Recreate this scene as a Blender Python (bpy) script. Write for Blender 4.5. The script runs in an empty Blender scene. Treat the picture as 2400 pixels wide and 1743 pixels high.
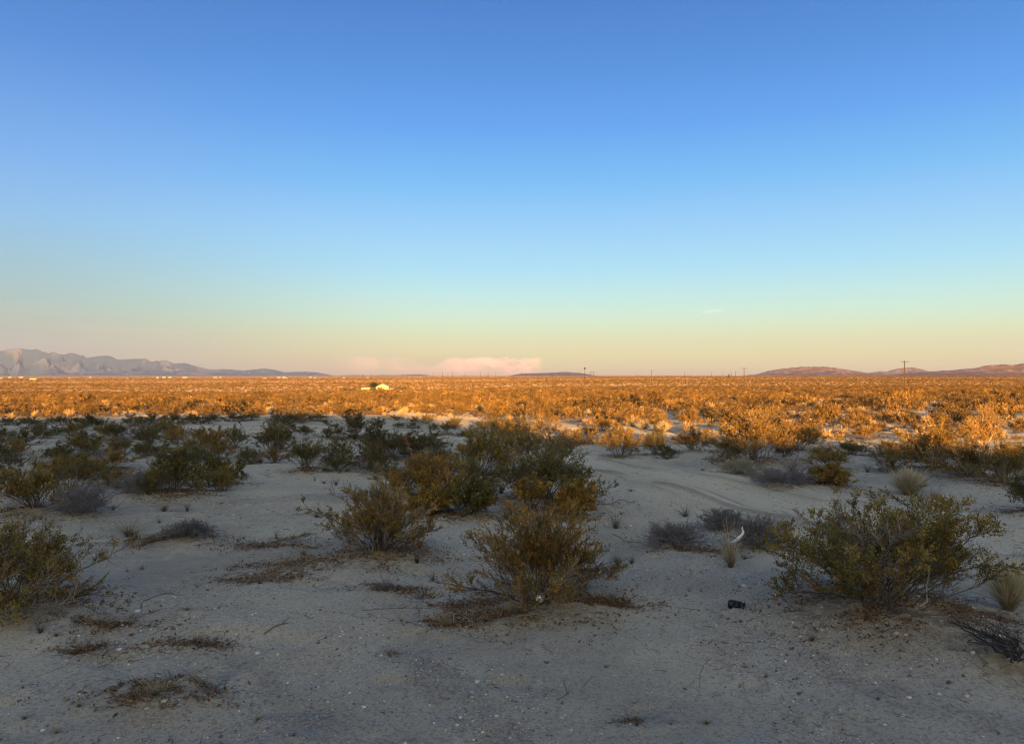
import bpy, math, random
import numpy as np

D = bpy.data
SC = bpy.context.scene
COL = SC.collection
rad = math.radians
F = 1803.0                      # focal length of the photograph in its own pixels (2400 wide)
CX, HZ = 1200.0, 880.0          # image centre column, true horizon row
EYE = 1.65

# ------------------------------------------------------------------ camera
cam_d = D.cameras.new('camera')
cam_d.sensor_width = 36.0
cam_d.lens = 36.0 * F / 2400.0
cam_d.clip_start = 0.05
cam_d.clip_end = 90000.0
cam = D.objects.new('camera', cam_d)
COL.objects.link(cam)
PITCH = math.atan((HZ - 871.5) / F)
cam.location = (0, 0, EYE)
cam.rotation_euler = (rad(90) + PITCH, 0, 0)
SC.camera = cam

# ------------------------------------------------------------------ exposure
SC.view_settings.view_transform = 'Standard'
SC.view_settings.look = 'None'
SC.view_settings.gamma = 1.0
SC.view_settings.use_curve_mapping = False
SC.view_settings.exposure = 1.9
SC.cycles.max_bounces = 6
SC.cycles.diffuse_bounces = 3
SC.cycles.transmission_bounces = 4
SC.cycles.volume_bounces = 0
SC.cycles.use_denoising = True
SC.cycles.filter_width = 1.2

# ------------------------------------------------------------------ sun
SUN_EL = 4.3                    # degrees above the horizon, behind the camera
SUN_AZ = 6.0                   # degrees to the right of straight behind
sun_d = D.lights.new('sun', 'SUN')
sun_d.energy = 5.0
sun_d.angle = rad(0.5)
sun_d.color = (1.0, 0.475, 0.125)
sun = D.objects.new('sun', sun_d)
COL.objects.link(sun)
TO_SUN = np.array([math.sin(rad(SUN_AZ)) * math.cos(rad(SUN_EL)),
                   -math.cos(rad(SUN_AZ)) * math.cos(rad(SUN_EL)),
                   math.sin(rad(SUN_EL))])
from mathutils import Vector
sun.rotation_euler = Vector(TO_SUN).to_track_quat('Z', 'Y').to_euler()

# ------------------------------------------------------------------ node helpers
class NT:
    """small helper to write node trees as expressions"""
    def __init__(self, tree):
        self.t = tree
        self.n = tree.nodes
        self.l = tree.links
    def node(self, typ, **kw):
        nd = self.n.new(typ)
        for k, v in kw.items():
            setattr(nd, k, v)
        return nd
    def put(self, sock, v):
        if hasattr(v, 'is_output') or isinstance(v, bpy.types.NodeSocket):
            self.l.new(v, sock)
        else:
            sock.default_value = v
    def m(self, op, a, b=None, c=None, clamp=False):
        nd = self.node('ShaderNodeMath', operation=op, use_clamp=clamp)
        self.put(nd.inputs[0], a)
        if b is not None: self.put(nd.inputs[1], b)
        if c is not None: self.put(nd.inputs[2], c)
        return nd.outputs[0]
    def vm(self, op, a, b=None):
        nd = self.node('ShaderNodeVectorMath', operation=op)
        self.put(nd.inputs[0], a)
        if b is not None:
            if op == 'SCALE': self.put(nd.inputs[3], b)
            else: self.put(nd.inputs[1], b)
        return nd.outputs[0]
    def step(self, v, lo, hi):
        nd = self.node('ShaderNodeMapRange', interpolation_type='SMOOTHSTEP')
        self.put(nd.inputs[0], v)
        self.put(nd.inputs[1], lo); self.put(nd.inputs[2], hi)
        nd.inputs[3].default_value = 0.0; nd.inputs[4].default_value = 1.0
        return nd.outputs[0]
    def mix(self, f, a, b, mode='MIX'):
        nd = self.node('ShaderNodeMix', data_type='RGBA', blend_type=mode)
        nd.clamp_factor = True
        self.put(nd.inputs[0], f)
        self.put(nd.inputs[6], a if not isinstance(a, tuple) else (*a[:3], 1))
        self.put(nd.inputs[7], b if not isinstance(b, tuple) else (*b[:3], 1))
        return nd.outputs[2]
    def ramp(self, f, stops, interp='LINEAR'):
        nd = self.node('ShaderNodeValToRGB')
        cr = nd.color_ramp
        cr.interpolation = interp
        while len(cr.elements) < len(stops):
            cr.elements.new(0.5)
        for e, (p, c) in zip(cr.elements, stops):
            e.position = p
        for e, (p, c) in zip(cr.elements, stops):
            e.color = (*c, 1) if len(c) == 3 else c
        self.put(nd.inputs[0], f)
        return nd.outputs[0]
    def noise(self, vec, scale, detail=4, rough=0.55, dims='3D'):
        nd = self.node('ShaderNodeTexNoise', noise_dimensions=dims)
        if vec is not None: self.l.new(vec, nd.inputs['Vector'])
        nd.inputs['Scale'].default_value = scale
        nd.inputs['Detail'].default_value = detail
        nd.inputs['Roughness'].default_value = rough
        return nd.outputs['Fac']

def lin(r, g, b):
    f = lambda c: (c / 255 / 12.92) if c <= 10.3 else ((c / 255 + 0.055) / 1.055) ** 2.4
    return (f(r), f(g), f(b))

# ------------------------------------------------------------------ sky (the world)
world = D.worlds.new('World')
SC.world = world
world.use_nodes = True
w = NT(world.node_tree)
w.n.clear()
sky = w.node('ShaderNodeTexSky', sky_type='NISHITA')
sky.sun_disc = False
sky.sun_elevation = rad(SUN_EL)
sky.sun_rotation = rad(180 - SUN_AZ)
sky.air_density = 1.0
sky.dust_density = 1.5
sky.ozone_density = 2.0
tc = w.node('ShaderNodeTexCoord')
sep = w.node('ShaderNodeSeparateXYZ')
w.l.new(tc.outputs['Generated'], sep.inputs[0])
dx, dy, dz = sep.outputs
hor = w.m('SQRT', w.m('ADD', w.m('MULTIPLY', dx, dx), w.m('MULTIPLY', dy, dy)))
tanel = w.m('DIVIDE', dz, w.m('MAXIMUM', hor, 0.05))
az = w.m('ARCTAN2', dx, dy)                       # 0 straight ahead, + to the right
# anti-solar twilight gradient by elevation (rows of the photograph given as tan of elevation)
def row(y): return min(max((HZ - y) / F / 0.6, 0.0), 1.0)
el_f = w.m('DIVIDE', tanel, 0.6, clamp=True)
el_b = w.m('DIVIDE', tanel, 1.5, clamp=True)
front = w.ramp(el_f, [
    (row(880), lin(222, 182, 148)),
    (row(862), lin(232, 207, 156)),
    (row(835), lin(238, 224, 160)),
    (row(790), lin(226, 234, 182)),
    (row(745), lin(206, 239, 214)),
    (row(690), lin(186, 234, 236)),
    (row(630), lin(164, 224, 250)),
    (row(530), lin(143, 207, 255)),
    (row(430), lin(108, 188, 250)),
    (row(300), lin(82, 160, 243)),
    (row(150), lin(65, 139, 221)),
    (row(0), lin(53, 121, 206)),
    (1.0, lin(46, 108, 190)),
])
left = w.ramp(el_f, [
    (row(880), lin(163, 160, 170)),
    (row(840), lin(186, 174, 174)),
    (row(780), lin(176, 187, 178)),
    (row(730), lin(160, 192, 192)),
    (row(650), lin(148, 193, 212)),
    (row(560), lin(134, 190, 236)),
    (row(430), lin(112, 172, 240)),
    (row(200), lin(68, 137, 217)),
    (row(0), lin(50, 114, 196)),
    (1.0, lin(58, 112, 190)),
])
back = w.ramp(el_b, [
    (0.0, (1.0, 0.66, 0.30)),
    (0.15, (0.98, 0.82, 0.48)),
    (0.45, (0.66, 0.68, 0.62)),
    (1.0, (0.20, 0.26, 0.36)),
])
back = w.vm('SCALE', back, 1.5)                 # the glow round the low sun is the brightest part of the sky
lf = w.step(az, -0.10, -0.68)
base = w.mix(lf, front, left)
sunward = w.m('ADD', w.m('MULTIPLY', dx, math.sin(rad(SUN_AZ))), w.m('MULTIPLY', dy, -math.cos(rad(SUN_AZ))))
bf = w.step(sunward, -0.15, 0.7)
base = w.mix(bf, base, back)
# clouds: a pink cumulus bank low over the horizon, in directions of the sky
comb = w.node('ShaderNodeCombineXYZ')
w.put(comb.inputs[0], az); w.put(comb.inputs[1], w.m('MULTIPLY', tanel, 1.7)); comb.inputs[2].default_value = 0.3
puff = w.noise(comb.outputs[0], 55.0, 6, 0.62)
big = w.noise(comb.outputs[0], 14.0, 3, 0.5)
topw = w.m('ADD', 0.0240, w.m('MULTIPLY', w.m('SUBTRACT', puff, 0.5), 0.014))
topw = w.m('SUBTRACT', topw, w.m('MULTIPLY', w.step(w.m('ABSOLUTE', w.m('ADD', az, 0.105)), 0.03, 0.0), 0.012))
body = w.step(w.m('SUBTRACT', topw, tanel), -0.0008, 0.0030)
side = w.m('MULTIPLY', w.m('ADD', 0.34, w.m('MULTIPLY', w.step(w.m('ADD', az, w.m('MULTIPLY', puff, 0.02)), -0.085, -0.045), 0.62)), w.m('MULTIPLY', w.step(w.m('ADD', az, w.m('MULTIPLY', puff, 0.03)), -0.225, -0.165),
           w.step(w.m('ADD', az, w.m('MULTIPLY', w.m('SUBTRACT', puff, 0.5), 0.03)), 0.043, 0.028)))
low = w.step(tanel, 0.000, 0.012)
cm = w.m('MULTIPLY', w.m('MULTIPLY', body, side), w.m('ADD', 0.25, w.m('MULTIPLY', low, 0.75)))
cm = w.m('MULTIPLY', cm, w.step(w.m('ADD', w.m('MULTIPLY', puff, 0.6), w.m('MULTIPLY', big, 0.5)), 0.28, 0.62), clamp=True)
ccol = w.mix(w.step(tanel, 0.004, 0.024), lin(240, 164, 142), lin(255, 192, 146))
ccol = w.vm('SCALE', ccol, 2.1)
ccol = w.mix(w.step(puff, 0.35, 0.65), w.mix(0.35, ccol, lin(214, 176, 160)), ccol)
base = w.mix(w.m('MULTIPLY', cm, 0.9), base, ccol)
# a wide thin pinkish veil to the left of the bank
veil = w.m('MULTIPLY', w.step(tanel, 0.034, 0.022), w.m('MULTIPLY', w.step(az, -0.42, -0.22), w.step(az, 0.05, -0.02)))
base = w.mix(w.m('MULTIPLY', veil, 0.22), base, lin(226, 182, 160))
# thin uneven streaks of high haze low in the sky
sc_ = w.node('ShaderNodeCombineXYZ')
w.put(sc_.inputs[0], w.m('MULTIPLY', az, 2.2)); w.put(sc_.inputs[1], w.m('MULTIPLY', w.m('ADD', tanel, w.m('MULTIPLY', az, 0.02)), 38.0)); sc_.inputs[2].default_value = 4.7
streak = w.m('MULTIPLY', w.step(w.noise(sc_.outputs[0], 2.0, 5, 0.6), 0.48, 0.72), w.m('MULTIPLY', w.step(tanel, 0.16, 0.05), w.step(az, 0.25, -0.35)))
base = w.mix(w.m('MULTIPLY', streak, 0.16), base, lin(236, 206, 190))
# one small bright wisp
wz = w.m('SUBTRACT', tanel, w.m('ADD', 0.0812, w.m('MULTIPLY', w.m('SUBTRACT', az, 0.255), 0.10)))
wisp = w.m('MULTIPLY', w.step(w.m('ABSOLUTE', wz), 0.0024, 0.0004), w.step(w.m('ABSOLUTE', w.m('SUBTRACT', az, 0.255)), 0.017, 0.008))
base = w.mix(w.m('MULTIPLY', wisp, 0.7), base, lin(236, 252, 246))
SKY_GAIN = 2.72
glow = w.m('MULTIPLY', w.step(tanel, 0.20, 0.03), w.step(az, -0.40, 0.0))
base = w.vm('SCALE', base, w.m('ADD', 1.0, w.m('MULTIPLY', glow, 0.10)))
grad = w.vm('SCALE', base, SKY_GAIN)
mixed = w.mix(0.93, sky.outputs[0], grad)
below = w.step(tanel, -0.02, -0.004)
mixed = w.mix(below, (1.2, 0.9, 0.6), mixed)
bg = w.node('ShaderNodeBackground')
w.l.new(mixed, bg.inputs[0])
bg.inputs[1].default_value = 0.1
wo = w.node('ShaderNodeOutputWorld')
w.l.new(bg.outputs[0], wo.inputs[0])

# ------------------------------------------------------------------ number noise
def _h(ix, iy, seed):
    n = (ix.astype(np.int64) * 374761393 + iy.astype(np.int64) * 668265263 + seed * 1442695041) & 0x7fffffff
    n = ((n ^ (n >> 13)) * 1274126177) & 0x7fffffff
    n = (n ^ (n >> 16)) & 0xffff
    return n / 65535.0 * 2 - 1
def vnoise(x, y, seed=0):
    x = np.asarray(x, float); y = np.asarray(y, float)
    ix, iy = np.floor(x), np.floor(y)
    fx, fy = x - ix, y - iy
    ux = fx * fx * fx * (fx * (fx * 6 - 15) + 10); uy = fy * fy * fy * (fy * (fy * 6 - 15) + 10)
    a, b = _h(ix, iy, seed), _h(ix + 1, iy, seed)
    c, d = _h(ix, iy + 1, seed), _h(ix + 1, iy + 1, seed)
    return (a * (1 - ux) + b * ux) * (1 - uy) + (c * (1 - ux) + d * ux) * uy
def fbm(x, y, oct=4, seed=0, gain=0.5):
    s, a = 0.0, 1.0
    for i in range(oct):
        s = s + a * vnoise(np.asarray(x) * 2 ** i + 17.3 * i, np.asarray(y) * 2 ** i - 9.1 * i, seed + i)
        a *= gain
    return s
def sstep(v, lo, hi):
    t = np.clip((np.asarray(v, float) - lo) / (hi - lo), 0, 1)
    return t * t * (3 - 2 * t)

# ------------------------------------------------------------------ terrain
_ty = np.array([-100, 0, 6, 40, 100, 257, 450, 800, 1300, 3000, 40000.0])
_tz = np.array([0, 0, -0.02, -0.62, -1.75, -4.7, -6.0, -5.3, -4.7, -5.0, -5.0])
def g0(x, y):
    """broad lie of the land: falls gently away from the camera, lower to the left"""
    x = np.asarray(x, float); y = np.asarray(y, float)
    z = np.interp(y, _ty, _tz)
    amp = np.interp(y, [0, 30, 250, 900, 4000], [0, 0.05, 1.6, 2.6, 3.8])
    z = z + amp * np.tanh(x / np.maximum(110.0, np.abs(y) * 0.22))
    r = np.hypot(x, y)
    z = z + 0.10 * fbm(x / 14, y / 14, 3, 5) * sstep(r, 14, 60) + 0.25 * fbm(x / 60, y / 60, 3, 9) * sstep(r, 60, 300)
    z = z + 0.07 * fbm(x / 2.6, y / 2.6, 3, 2) * sstep(r, 1.5, 5)
    return z

def hit(px, py):
    """point of the land seen at a pixel of the photograph"""
    d = np.array([(px - CX) / F, 1.0, (HZ - py) / F])
    t = np.geomspace(1.0, 9000.0, 6000)
    z = EYE + d[2] * t - g0(d[0] * t, t)
    k = int(np.argmax(z < 0)) if (z < 0).any() else len(t) - 1
    k = max(k, 1)
    a, b = z[k - 1], z[k]
    tt = t[k - 1] + (t[k] - t[k - 1]) * (a / (a - b) if a != b else 0)
    return np.array([d[0] * tt, tt, EYE + d[2] * tt])

# sandy track that comes in from the lower right and bends away to the left
ROAD = np.array([[9.5, 4.2], [6.2, 6.6], [4.0, 9.2], [2.8, 12.5], [1.2, 17.5], [-1.0, 23.0], [-4.5, 27.5], [-10.0, 30.5], [-18.0, 32.5], [-30.0, 34.0]])
def road_dist(x, y):
    best = np.full(np.shape(x), 1e9); sgn = np.zeros(np.shape(x))
    for a, b in zip(ROAD[:-1], ROAD[1:]):
        ab = b - a; L = np.hypot(*ab)
        t = np.clip(((x - a[0]) * ab[0] + (y - a[1]) * ab[1]) / L ** 2, 0, 1)
        dx_, dy_ = x - (a[0] + ab[0] * t), y - (a[1] + ab[1] * t)
        d = np.hypot(dx_, dy_)
        s = np.sign(ab[0] * dy_ - ab[1] * dx_)
        m = d < best
        best = np.where(m, d, best); sgn = np.where(m, s, sgn)
    return best * sgn

MOUNDS = []                     # (x, y, radius, height) sand hummocks gathered round the shrubs
def ground_z(x, y):
    x = np.asarray(x, float); y = np.asarray(y, float)
    z = g0(x, y)
    r = np.hypot(x, y)
    near = r < 60
    if near.any():
        xs, ys = x[near], y[near]
        zn = np.zeros_like(xs)
        for mx, my, mr, mh in MOUNDS:
            dd = ((xs - mx) ** 2 + (ys - my) ** 2) / mr ** 2
            zn += np.where(dd < 9, mh * np.exp(-dd * 1.6), 0)
        rd = road_dist(xs, ys)
        wob = 0.12 * vnoise(xs / 1.7, ys / 1.7, 31)
        fade = sstep(np.hypot(xs, ys), 38, 25)
        for off, dep, wd in ((-0.95, 0.06, 0.13), (-0.55, 0.045, 0.10), (0.1, 0.03, 0.11), (0.62, 0.06, 0.13), (1.0, 0.045, 0.10)):
            q = (rd - off + wob) / wd
            zn += fade * dep * (-np.exp(-q * q) + 0.45 * np.exp(-(np.abs(q) - 1.6) ** 2 * 2))
        rm = np.exp(-(rd / 1.6) ** 4)
        rr = np.hypot(xs, ys)
        zn += (1 - 0.6 * rm) * (0.014 * fbm(xs / 0.55, ys / 0.55, 3, 44) + 0.0075 * np.abs(fbm(xs / 0.16, ys / 0.16, 2, 47))) * sstep(rr, 45, 15)
        # scattered dimples: old footprints
        c = vnoise(xs / 0.33, ys / 0.30, 61)
        zn -= 0.034 * sstep(c, 0.58, 0.9) * sstep(rr, 14, 8)
        z = z.copy()
        z[near] += zn
    return z
def gz(x, y): return float(ground_z(np.array([x]), np.array([y]))[0])

# ------------------------------------------------------------------ mesh and object helpers
def mesh_from(name, verts, quads, cols=None, mat_idx=None, mats=(), smooth=False):
    verts = np.asarray(verts, np.float32); quads = np.asarray(quads, np.int32)
    me = D.meshes.new(name)
    me.vertices.add(len(verts)); me.vertices.foreach_set('co', verts.ravel())
    k = quads.shape[1]
    me.loops.add(quads.size); me.loops.foreach_set('vertex_index', quads.ravel())
    me.polygons.add(len(quads))
    me.polygons.foreach_set('loop_start', np.arange(0, quads.size, k, dtype=np.int32))
    me.polygons.foreach_set('loop_total', np.full(len(quads), k, np.int32))
    if mat_idx is not None: me.polygons.foreach_set('material_index', np.asarray(mat_idx, np.int32))
    if smooth: me.polygons.foreach_set('use_smooth', np.ones(len(quads), bool))
    if cols is not None:
        a = me.attributes.new('tint', 'FLOAT_COLOR', 'POINT')
        c4 = np.ones((len(verts), 4), np.float32); c4[:, :3] = cols
        a.data.foreach_set('color', c4.ravel())
    for m in mats: me.materials.append(m)
    me.update(calc_edges=True)
    me.validate()
    return me

def link(name, me, parent=None, loc=None, rotz=0.0, scale=None):
    o = D.objects.new(name, me)
    COL.objects.link(o)
    if parent is not None: o.parent = parent
    if loc is not None: o.location = [float(v) for v in loc]
    o.rotation_euler = (0, 0, rotz)
    if scale is not None: o.scale = scale
    return o
def tag(o, label=None, cat=None, group=None, kind=None):
    if label: o['label'] = label
    if cat: o['category'] = cat
    if group: o['group'] = group
    if kind: o['kind'] = kind
    return o

def bm_box(parts, c, s, rz=0.0):
    """append a box (centre c, size s) to a list of (verts, quads)"""
    x, y, z = np.array(s) / 2
    v = np.array([[-x, -y, -z], [x, -y, -z], [x, y, -z], [-x, y, -z], [-x, -y, z], [x, -y, z], [x, y, z], [-x, y, z]])
    cs, sn = math.cos(rz), math.sin(rz)
    v = np.stack([v[:, 0] * cs - v[:, 1] * sn, v[:, 0] * sn + v[:, 1] * cs, v[:, 2]], 1) + np.array(c)
    q = np.array([[0, 3, 2, 1], [4, 5, 6, 7], [0, 1, 5, 4], [1, 2, 6, 5], [2, 3, 7, 6], [3, 0, 4, 7]])
    parts.append((v, q))
def join(parts):
    vs, qs, n = [], [], 0
    for v, q in parts:
        vs.append(v); qs.append(q + n); n += len(v)
    return np.concatenate(vs), np.concatenate(qs)
def unit(v): return v / np.maximum(np.linalg.norm(v, axis=-1, keepdims=True), 1e-9)

def tubes(P, R, sides=3, cap=False):
    """tapered tubes along polylines: P (M,K,3), R (M,K)"""
    M, K, _ = P.shape
    T = unit(np.gradient(P, axis=1))
    ref = np.where(np.abs(T[..., 2:3]) > 0.9, np.array([1.0, 0, 0]), np.array([0, 0, 1.0]))
    U = unit(np.cross(T, ref)); V = np.cross(T, U)
    a = np.arange(sides) / sides * 2 * math.pi
    ring = U[:, :, None] * np.cos(a)[:, None] + V[:, :, None] * np.sin(a)[:, None]
    verts = (P[:, :, None] + ring * R[:, :, None, None]).reshape(-1, 3)
    m = np.arange(M)[:, None, None] * K * sides
    k = np.arange(K - 1)[None, :, None] * sides
    s = np.arange(sides)[None, None, :]; s2 = (s + 1) % sides
    q = np.stack([m + k + s, m + k + s2, m + k + sides + s2, m + k + sides + s], -1).reshape(-1, 4)
    return verts, q

def lathe(profile, n=16):
    """closed surface of revolution about z from (r, z) pairs"""
    pr = np.array(profile, float)
    a = np.arange(n) / n * 2 * math.pi
    v = np.stack([pr[:, None, 0] * np.cos(a), pr[:, None, 0] * np.sin(a), np.repeat(pr[:, 1:2], n, 1)], -1).reshape(-1, 3)
    k = np.arange(len(pr) - 1)[:, None] * n; s = np.arange(n)[None]; s2 = (s + 1) % n
    q = np.stack([k + s, k + s2, k + n + s2, k + n + s], -1).reshape(-1, 4)
    return v, q

# ------------------------------------------------------------------ materials
def new_mat(name):
    m = D.materials.new(name); m.use_nodes = True
    t = NT(m.node_tree); t.n.clear()
    out = t.node('ShaderNodeOutputMaterial')
    p = t.node('ShaderNodeBsdfPrincipled')
    t.l.new(p.outputs[0], out.inputs[0])
    p.inputs['Specular IOR Level'].default_value = 0.2
    return m, t, p, out
def bump(t, p, height, strength, dist):
    b = t.node('ShaderNodeBump'); b.inputs['Strength'].default_value = strength; b.inputs['Distance'].default_value = dist
    t.l.new(height, b.inputs['Height']); t.l.new(b.outputs[0], p.inputs['Normal'])

def sand_material():
    m, t, p, out = new_mat('desert_sand')
    geo = t.node('ShaderNodeNewGeometry'); pos = geo.outputs['Position']
    n1 = t.noise(pos, 0.35, 5, 0.55); n2 = t.noise(pos, 3.0, 5, 0.6); n3 = t.noise(pos, 45.0, 3, 0.65); n4 = t.noise(pos, 170.0, 2, 0.6)
    c = t.mix(t.step(n1, 0.42, 0.60), (0.375, 0.372, 0.314), (0.262, 0.262, 0.226))
    c = t.mix(t.m('MULTIPLY', t.step(n2, 0.42, 0.72), 0.45), c, (0.430, 0.426, 0.352))
    c = t.mix(t.m('MULTIPLY', t.step(n3, 0.53, 0.66), 0.7), c, (0.16, 0.15, 0.12))
    c = t.mix(t.m('MULTIPLY', t.step(n4, 0.57, 0.68), 0.75), c, (0.60, 0.56, 0.50))
    c = t.mix(t.m('MULTIPLY', t.step(n4, 0.44, 0.32), 0.7), c, (0.15, 0.13, 0.115))
    gr = t.node('ShaderNodeAttribute', attribute_name='gravel')  # gravel tone, also carries the painted vignette darkening
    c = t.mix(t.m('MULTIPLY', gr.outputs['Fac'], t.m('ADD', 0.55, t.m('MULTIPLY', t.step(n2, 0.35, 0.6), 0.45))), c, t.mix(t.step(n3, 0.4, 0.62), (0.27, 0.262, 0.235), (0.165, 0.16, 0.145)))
    ln = t.node('ShaderNodeVectorMath', operation='LENGTH'); t.l.new(pos, ln.inputs[0])
    cover = t.m('MULTIPLY', t.step(ln.outputs['Value'], 110, 800), t.m('ADD', 0.55, t.m('MULTIPLY', t.step(t.noise(pos, 0.02, 4, 0.6), 0.4, 0.6), 0.45)))
    c = t.mix(cover, c, (0.22, 0.135, 0.06))          # far out the plain is closed scrub
    tk = t.node('ShaderNodeAttribute', attribute_name='track')
    c = t.mix(t.m('MULTIPLY', t.m('MAXIMUM', tk.outputs['Fac'], 0.0), 0.8), c, (0.45, 0.445, 0.37))
    c = t.mix(t.m('MULTIPLY', t.m('MAXIMUM', t.m('MULTIPLY', tk.outputs['Fac'], -1.0), 0.0), 0.6), c, (0.22, 0.21, 0.165))
    lit = t.node('ShaderNodeAttribute', attribute_name='litter')
    lm = t.m('MULTIPLY', lit.outputs['Fac'], t.m('ADD', 0.35, t.step(t.noise(pos, 11.0, 4, 0.7), 0.38, 0.62)), clamp=True)
    c = t.mix(t.m('MULTIPLY', lm, 0.75), c, (0.16, 0.115, 0.07))
    t.l.new(c, p.inputs['Base Color'])
    p.inputs['Roughness'].default_value = 0.95
    p.inputs['Specular IOR Level'].default_value = 0.08
    h = t.m('ADD', t.m('MULTIPLY', n3, 0.6), t.m('ADD', t.m('MULTIPLY', n4, 0.25), t.m('MULTIPLY', t.noise(pos, 12.0, 4, 0.6), 1.3)))
    bump(t, p, h, 0.75, 0.035)
    bn = p.inputs['Normal'].links[0].from_socket
    nz = t.node('ShaderNodeTexNoise'); t.l.new(pos, nz.inputs['Vector'])
    nz.inputs['Scale'].default_value = 55.0; nz.inputs['Detail'].default_value = 3.0; nz.inputs['Roughness'].default_value = 0.7
    off = t.vm('SCALE', t.vm('SUBTRACT', nz.outputs['Color'], (0.5, 0.5, 0.5)), 1.9)
    t.l.new(t.vm('NORMALIZE', t.vm('ADD', bn, off)), p.inputs['Normal'])
    p.inputs['Diffuse Roughness'].default_value = 1.0
    return m
M_SAND = sand_material()

def tint_material(name, rough=0.8, transl=0.0, vary=0.25, spec=0.15, gain=1.0):
    """colour from the mesh's own tint, varied a little from plant to plant"""
    m, t, p, out = new_mat(name)
    at = t.node('ShaderNodeAttribute', attribute_name='tint')
    oi = t.node('ShaderNodeObjectInfo')
    k = t.m('ADD', gain * (1 - vary), t.m('MULTIPLY', oi.outputs['Random'], 2 * vary * gain))
    c = t.vm('SCALE', at.outputs['Color'], k)
    t.l.new(c, p.inputs['Base Color'])
    p.inputs['Roughness'].default_value = rough
    p.inputs['Specular IOR Level'].default_value = spec
    if transl > 0:
        tr = t.node('ShaderNodeBsdfTranslucent'); t.l.new(c, tr.inputs[0])
        ms = t.node('ShaderNodeMixShader'); ms.inputs[0].default_value = transl
        t.l.new(p.outputs[0], ms.inputs[1]); t.l.new(tr.outputs[0], ms.inputs[2]); t.l.new(ms.outputs[0], out.inputs[0])
    return m
M_LEAF = tint_material('creosote_leaf', 0.6, 0.25, 0.2, 0.3)
M_STEM = tint_material('shrub_stem', 0.85, 0.0, 0.15)
M_STRAW = tint_material('dry_straw', 0.7, 0.25, 0.15)
M_STONE = tint_material('pebble_stone', 0.85, 0.0, 0.0)
M_LITTER = tint_material('plant_litter', 0.9, 0.0, 0.0)

def plain_mat(name, col, rough=0.7, spec=0.3, metal=0.0, nscale=6.0, amt=0.25):
    m, t, p, out = new_mat(name)
    tcn = t.node('ShaderNodeTexCoord')
    n = t.noise(tcn.outputs['Object'], nscale, 5, 0.6)
    c = t.mix(t.step(n, 0.35, 0.7), tuple(v * (1 - amt) for v in col), tuple(min(v * (1 + amt * 0.6), 0.95) for v in col))
    t.l.new(c, p.inputs['Base Color'])
    p.inputs['Roughness'].default_value = rough
    p.inputs['Specular IOR Level'].default_value = spec
    p.inputs['Metallic'].default_value = metal
    return m

# ------------------------------------------------------------------ plants: shapes
rng = np.random.default_rng(7)
PAL = {
    'o': [(0.220, 0.168, 0.026), (0.285, 0.205, 0.034), (0.135, 0.110, 0.020), (0.300, 0.185, 0.030)],
    'b': [(0.320, 0.178, 0.030), (0.260, 0.158, 0.026), (0.185, 0.130, 0.024), (0.350, 0.215, 0.040)],
    'd': [(0.100, 0.096, 0.024), (0.140, 0.122, 0.028), (0.078, 0.076, 0.021), (0.170, 0.128, 0.028)],
    'f': [(0.185, 0.110, 0.022), (0.145, 0.092, 0.020), (0.230, 0.138, 0.028), (0.100, 0.076, 0.020)],
    'y': [(0.270, 0.180, 0.034), (0.220, 0.145, 0.030), (0.310, 0.210, 0.042), (0.165, 0.110, 0.024)],
}
def along(P, s):
    """points and tangents on polylines P (M,K,3) at parameters s (M,n)"""
    M, K, _ = P.shape
    f = s * (K - 1); i = np.clip(np.floor(f).astype(int), 0, K - 2); u = (f - i)[..., None]
    rows = np.arange(M)[:, None]
    a, b = P[rows, i], P[rows, i + 1]
    return a + (b - a) * u, unit(b - a)
def sprout(r, P, n, s0, s1, length, spread, up, K, taper=0.9):
    """n side branches on every polyline of P"""
    M = len(P)
    s = r.uniform(s0, s1, (M, n))
    A, T = along(P, s)
    A = A.reshape(-1, 3); T = T.reshape(-1, 3); sf = s.reshape(-1)
    d = unit(T + unit(r.normal(size=T.shape)) * spread + np.array([0, 0, up]))
    L = length * r.uniform(0.5, 1.25, len(A)) * (1.15 - taper * sf * 0.6)
    e = unit(d + r.normal(size=d.shape) * 0.25 + np.array([0, 0, up * 0.5]))
    t = np.linspace(0, 1, K)[None, :, None]
    Q = A[:, None] + (d[:, None] * t * (1 - t * 0.5) + e[:, None] * t * t * 0.5) * L[:, None, None]
    Q[:, 1:] += r.normal(size=(len(A), K - 1, 3)) * (L[:, None, None] * 0.035)
    return Q, sf
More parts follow.
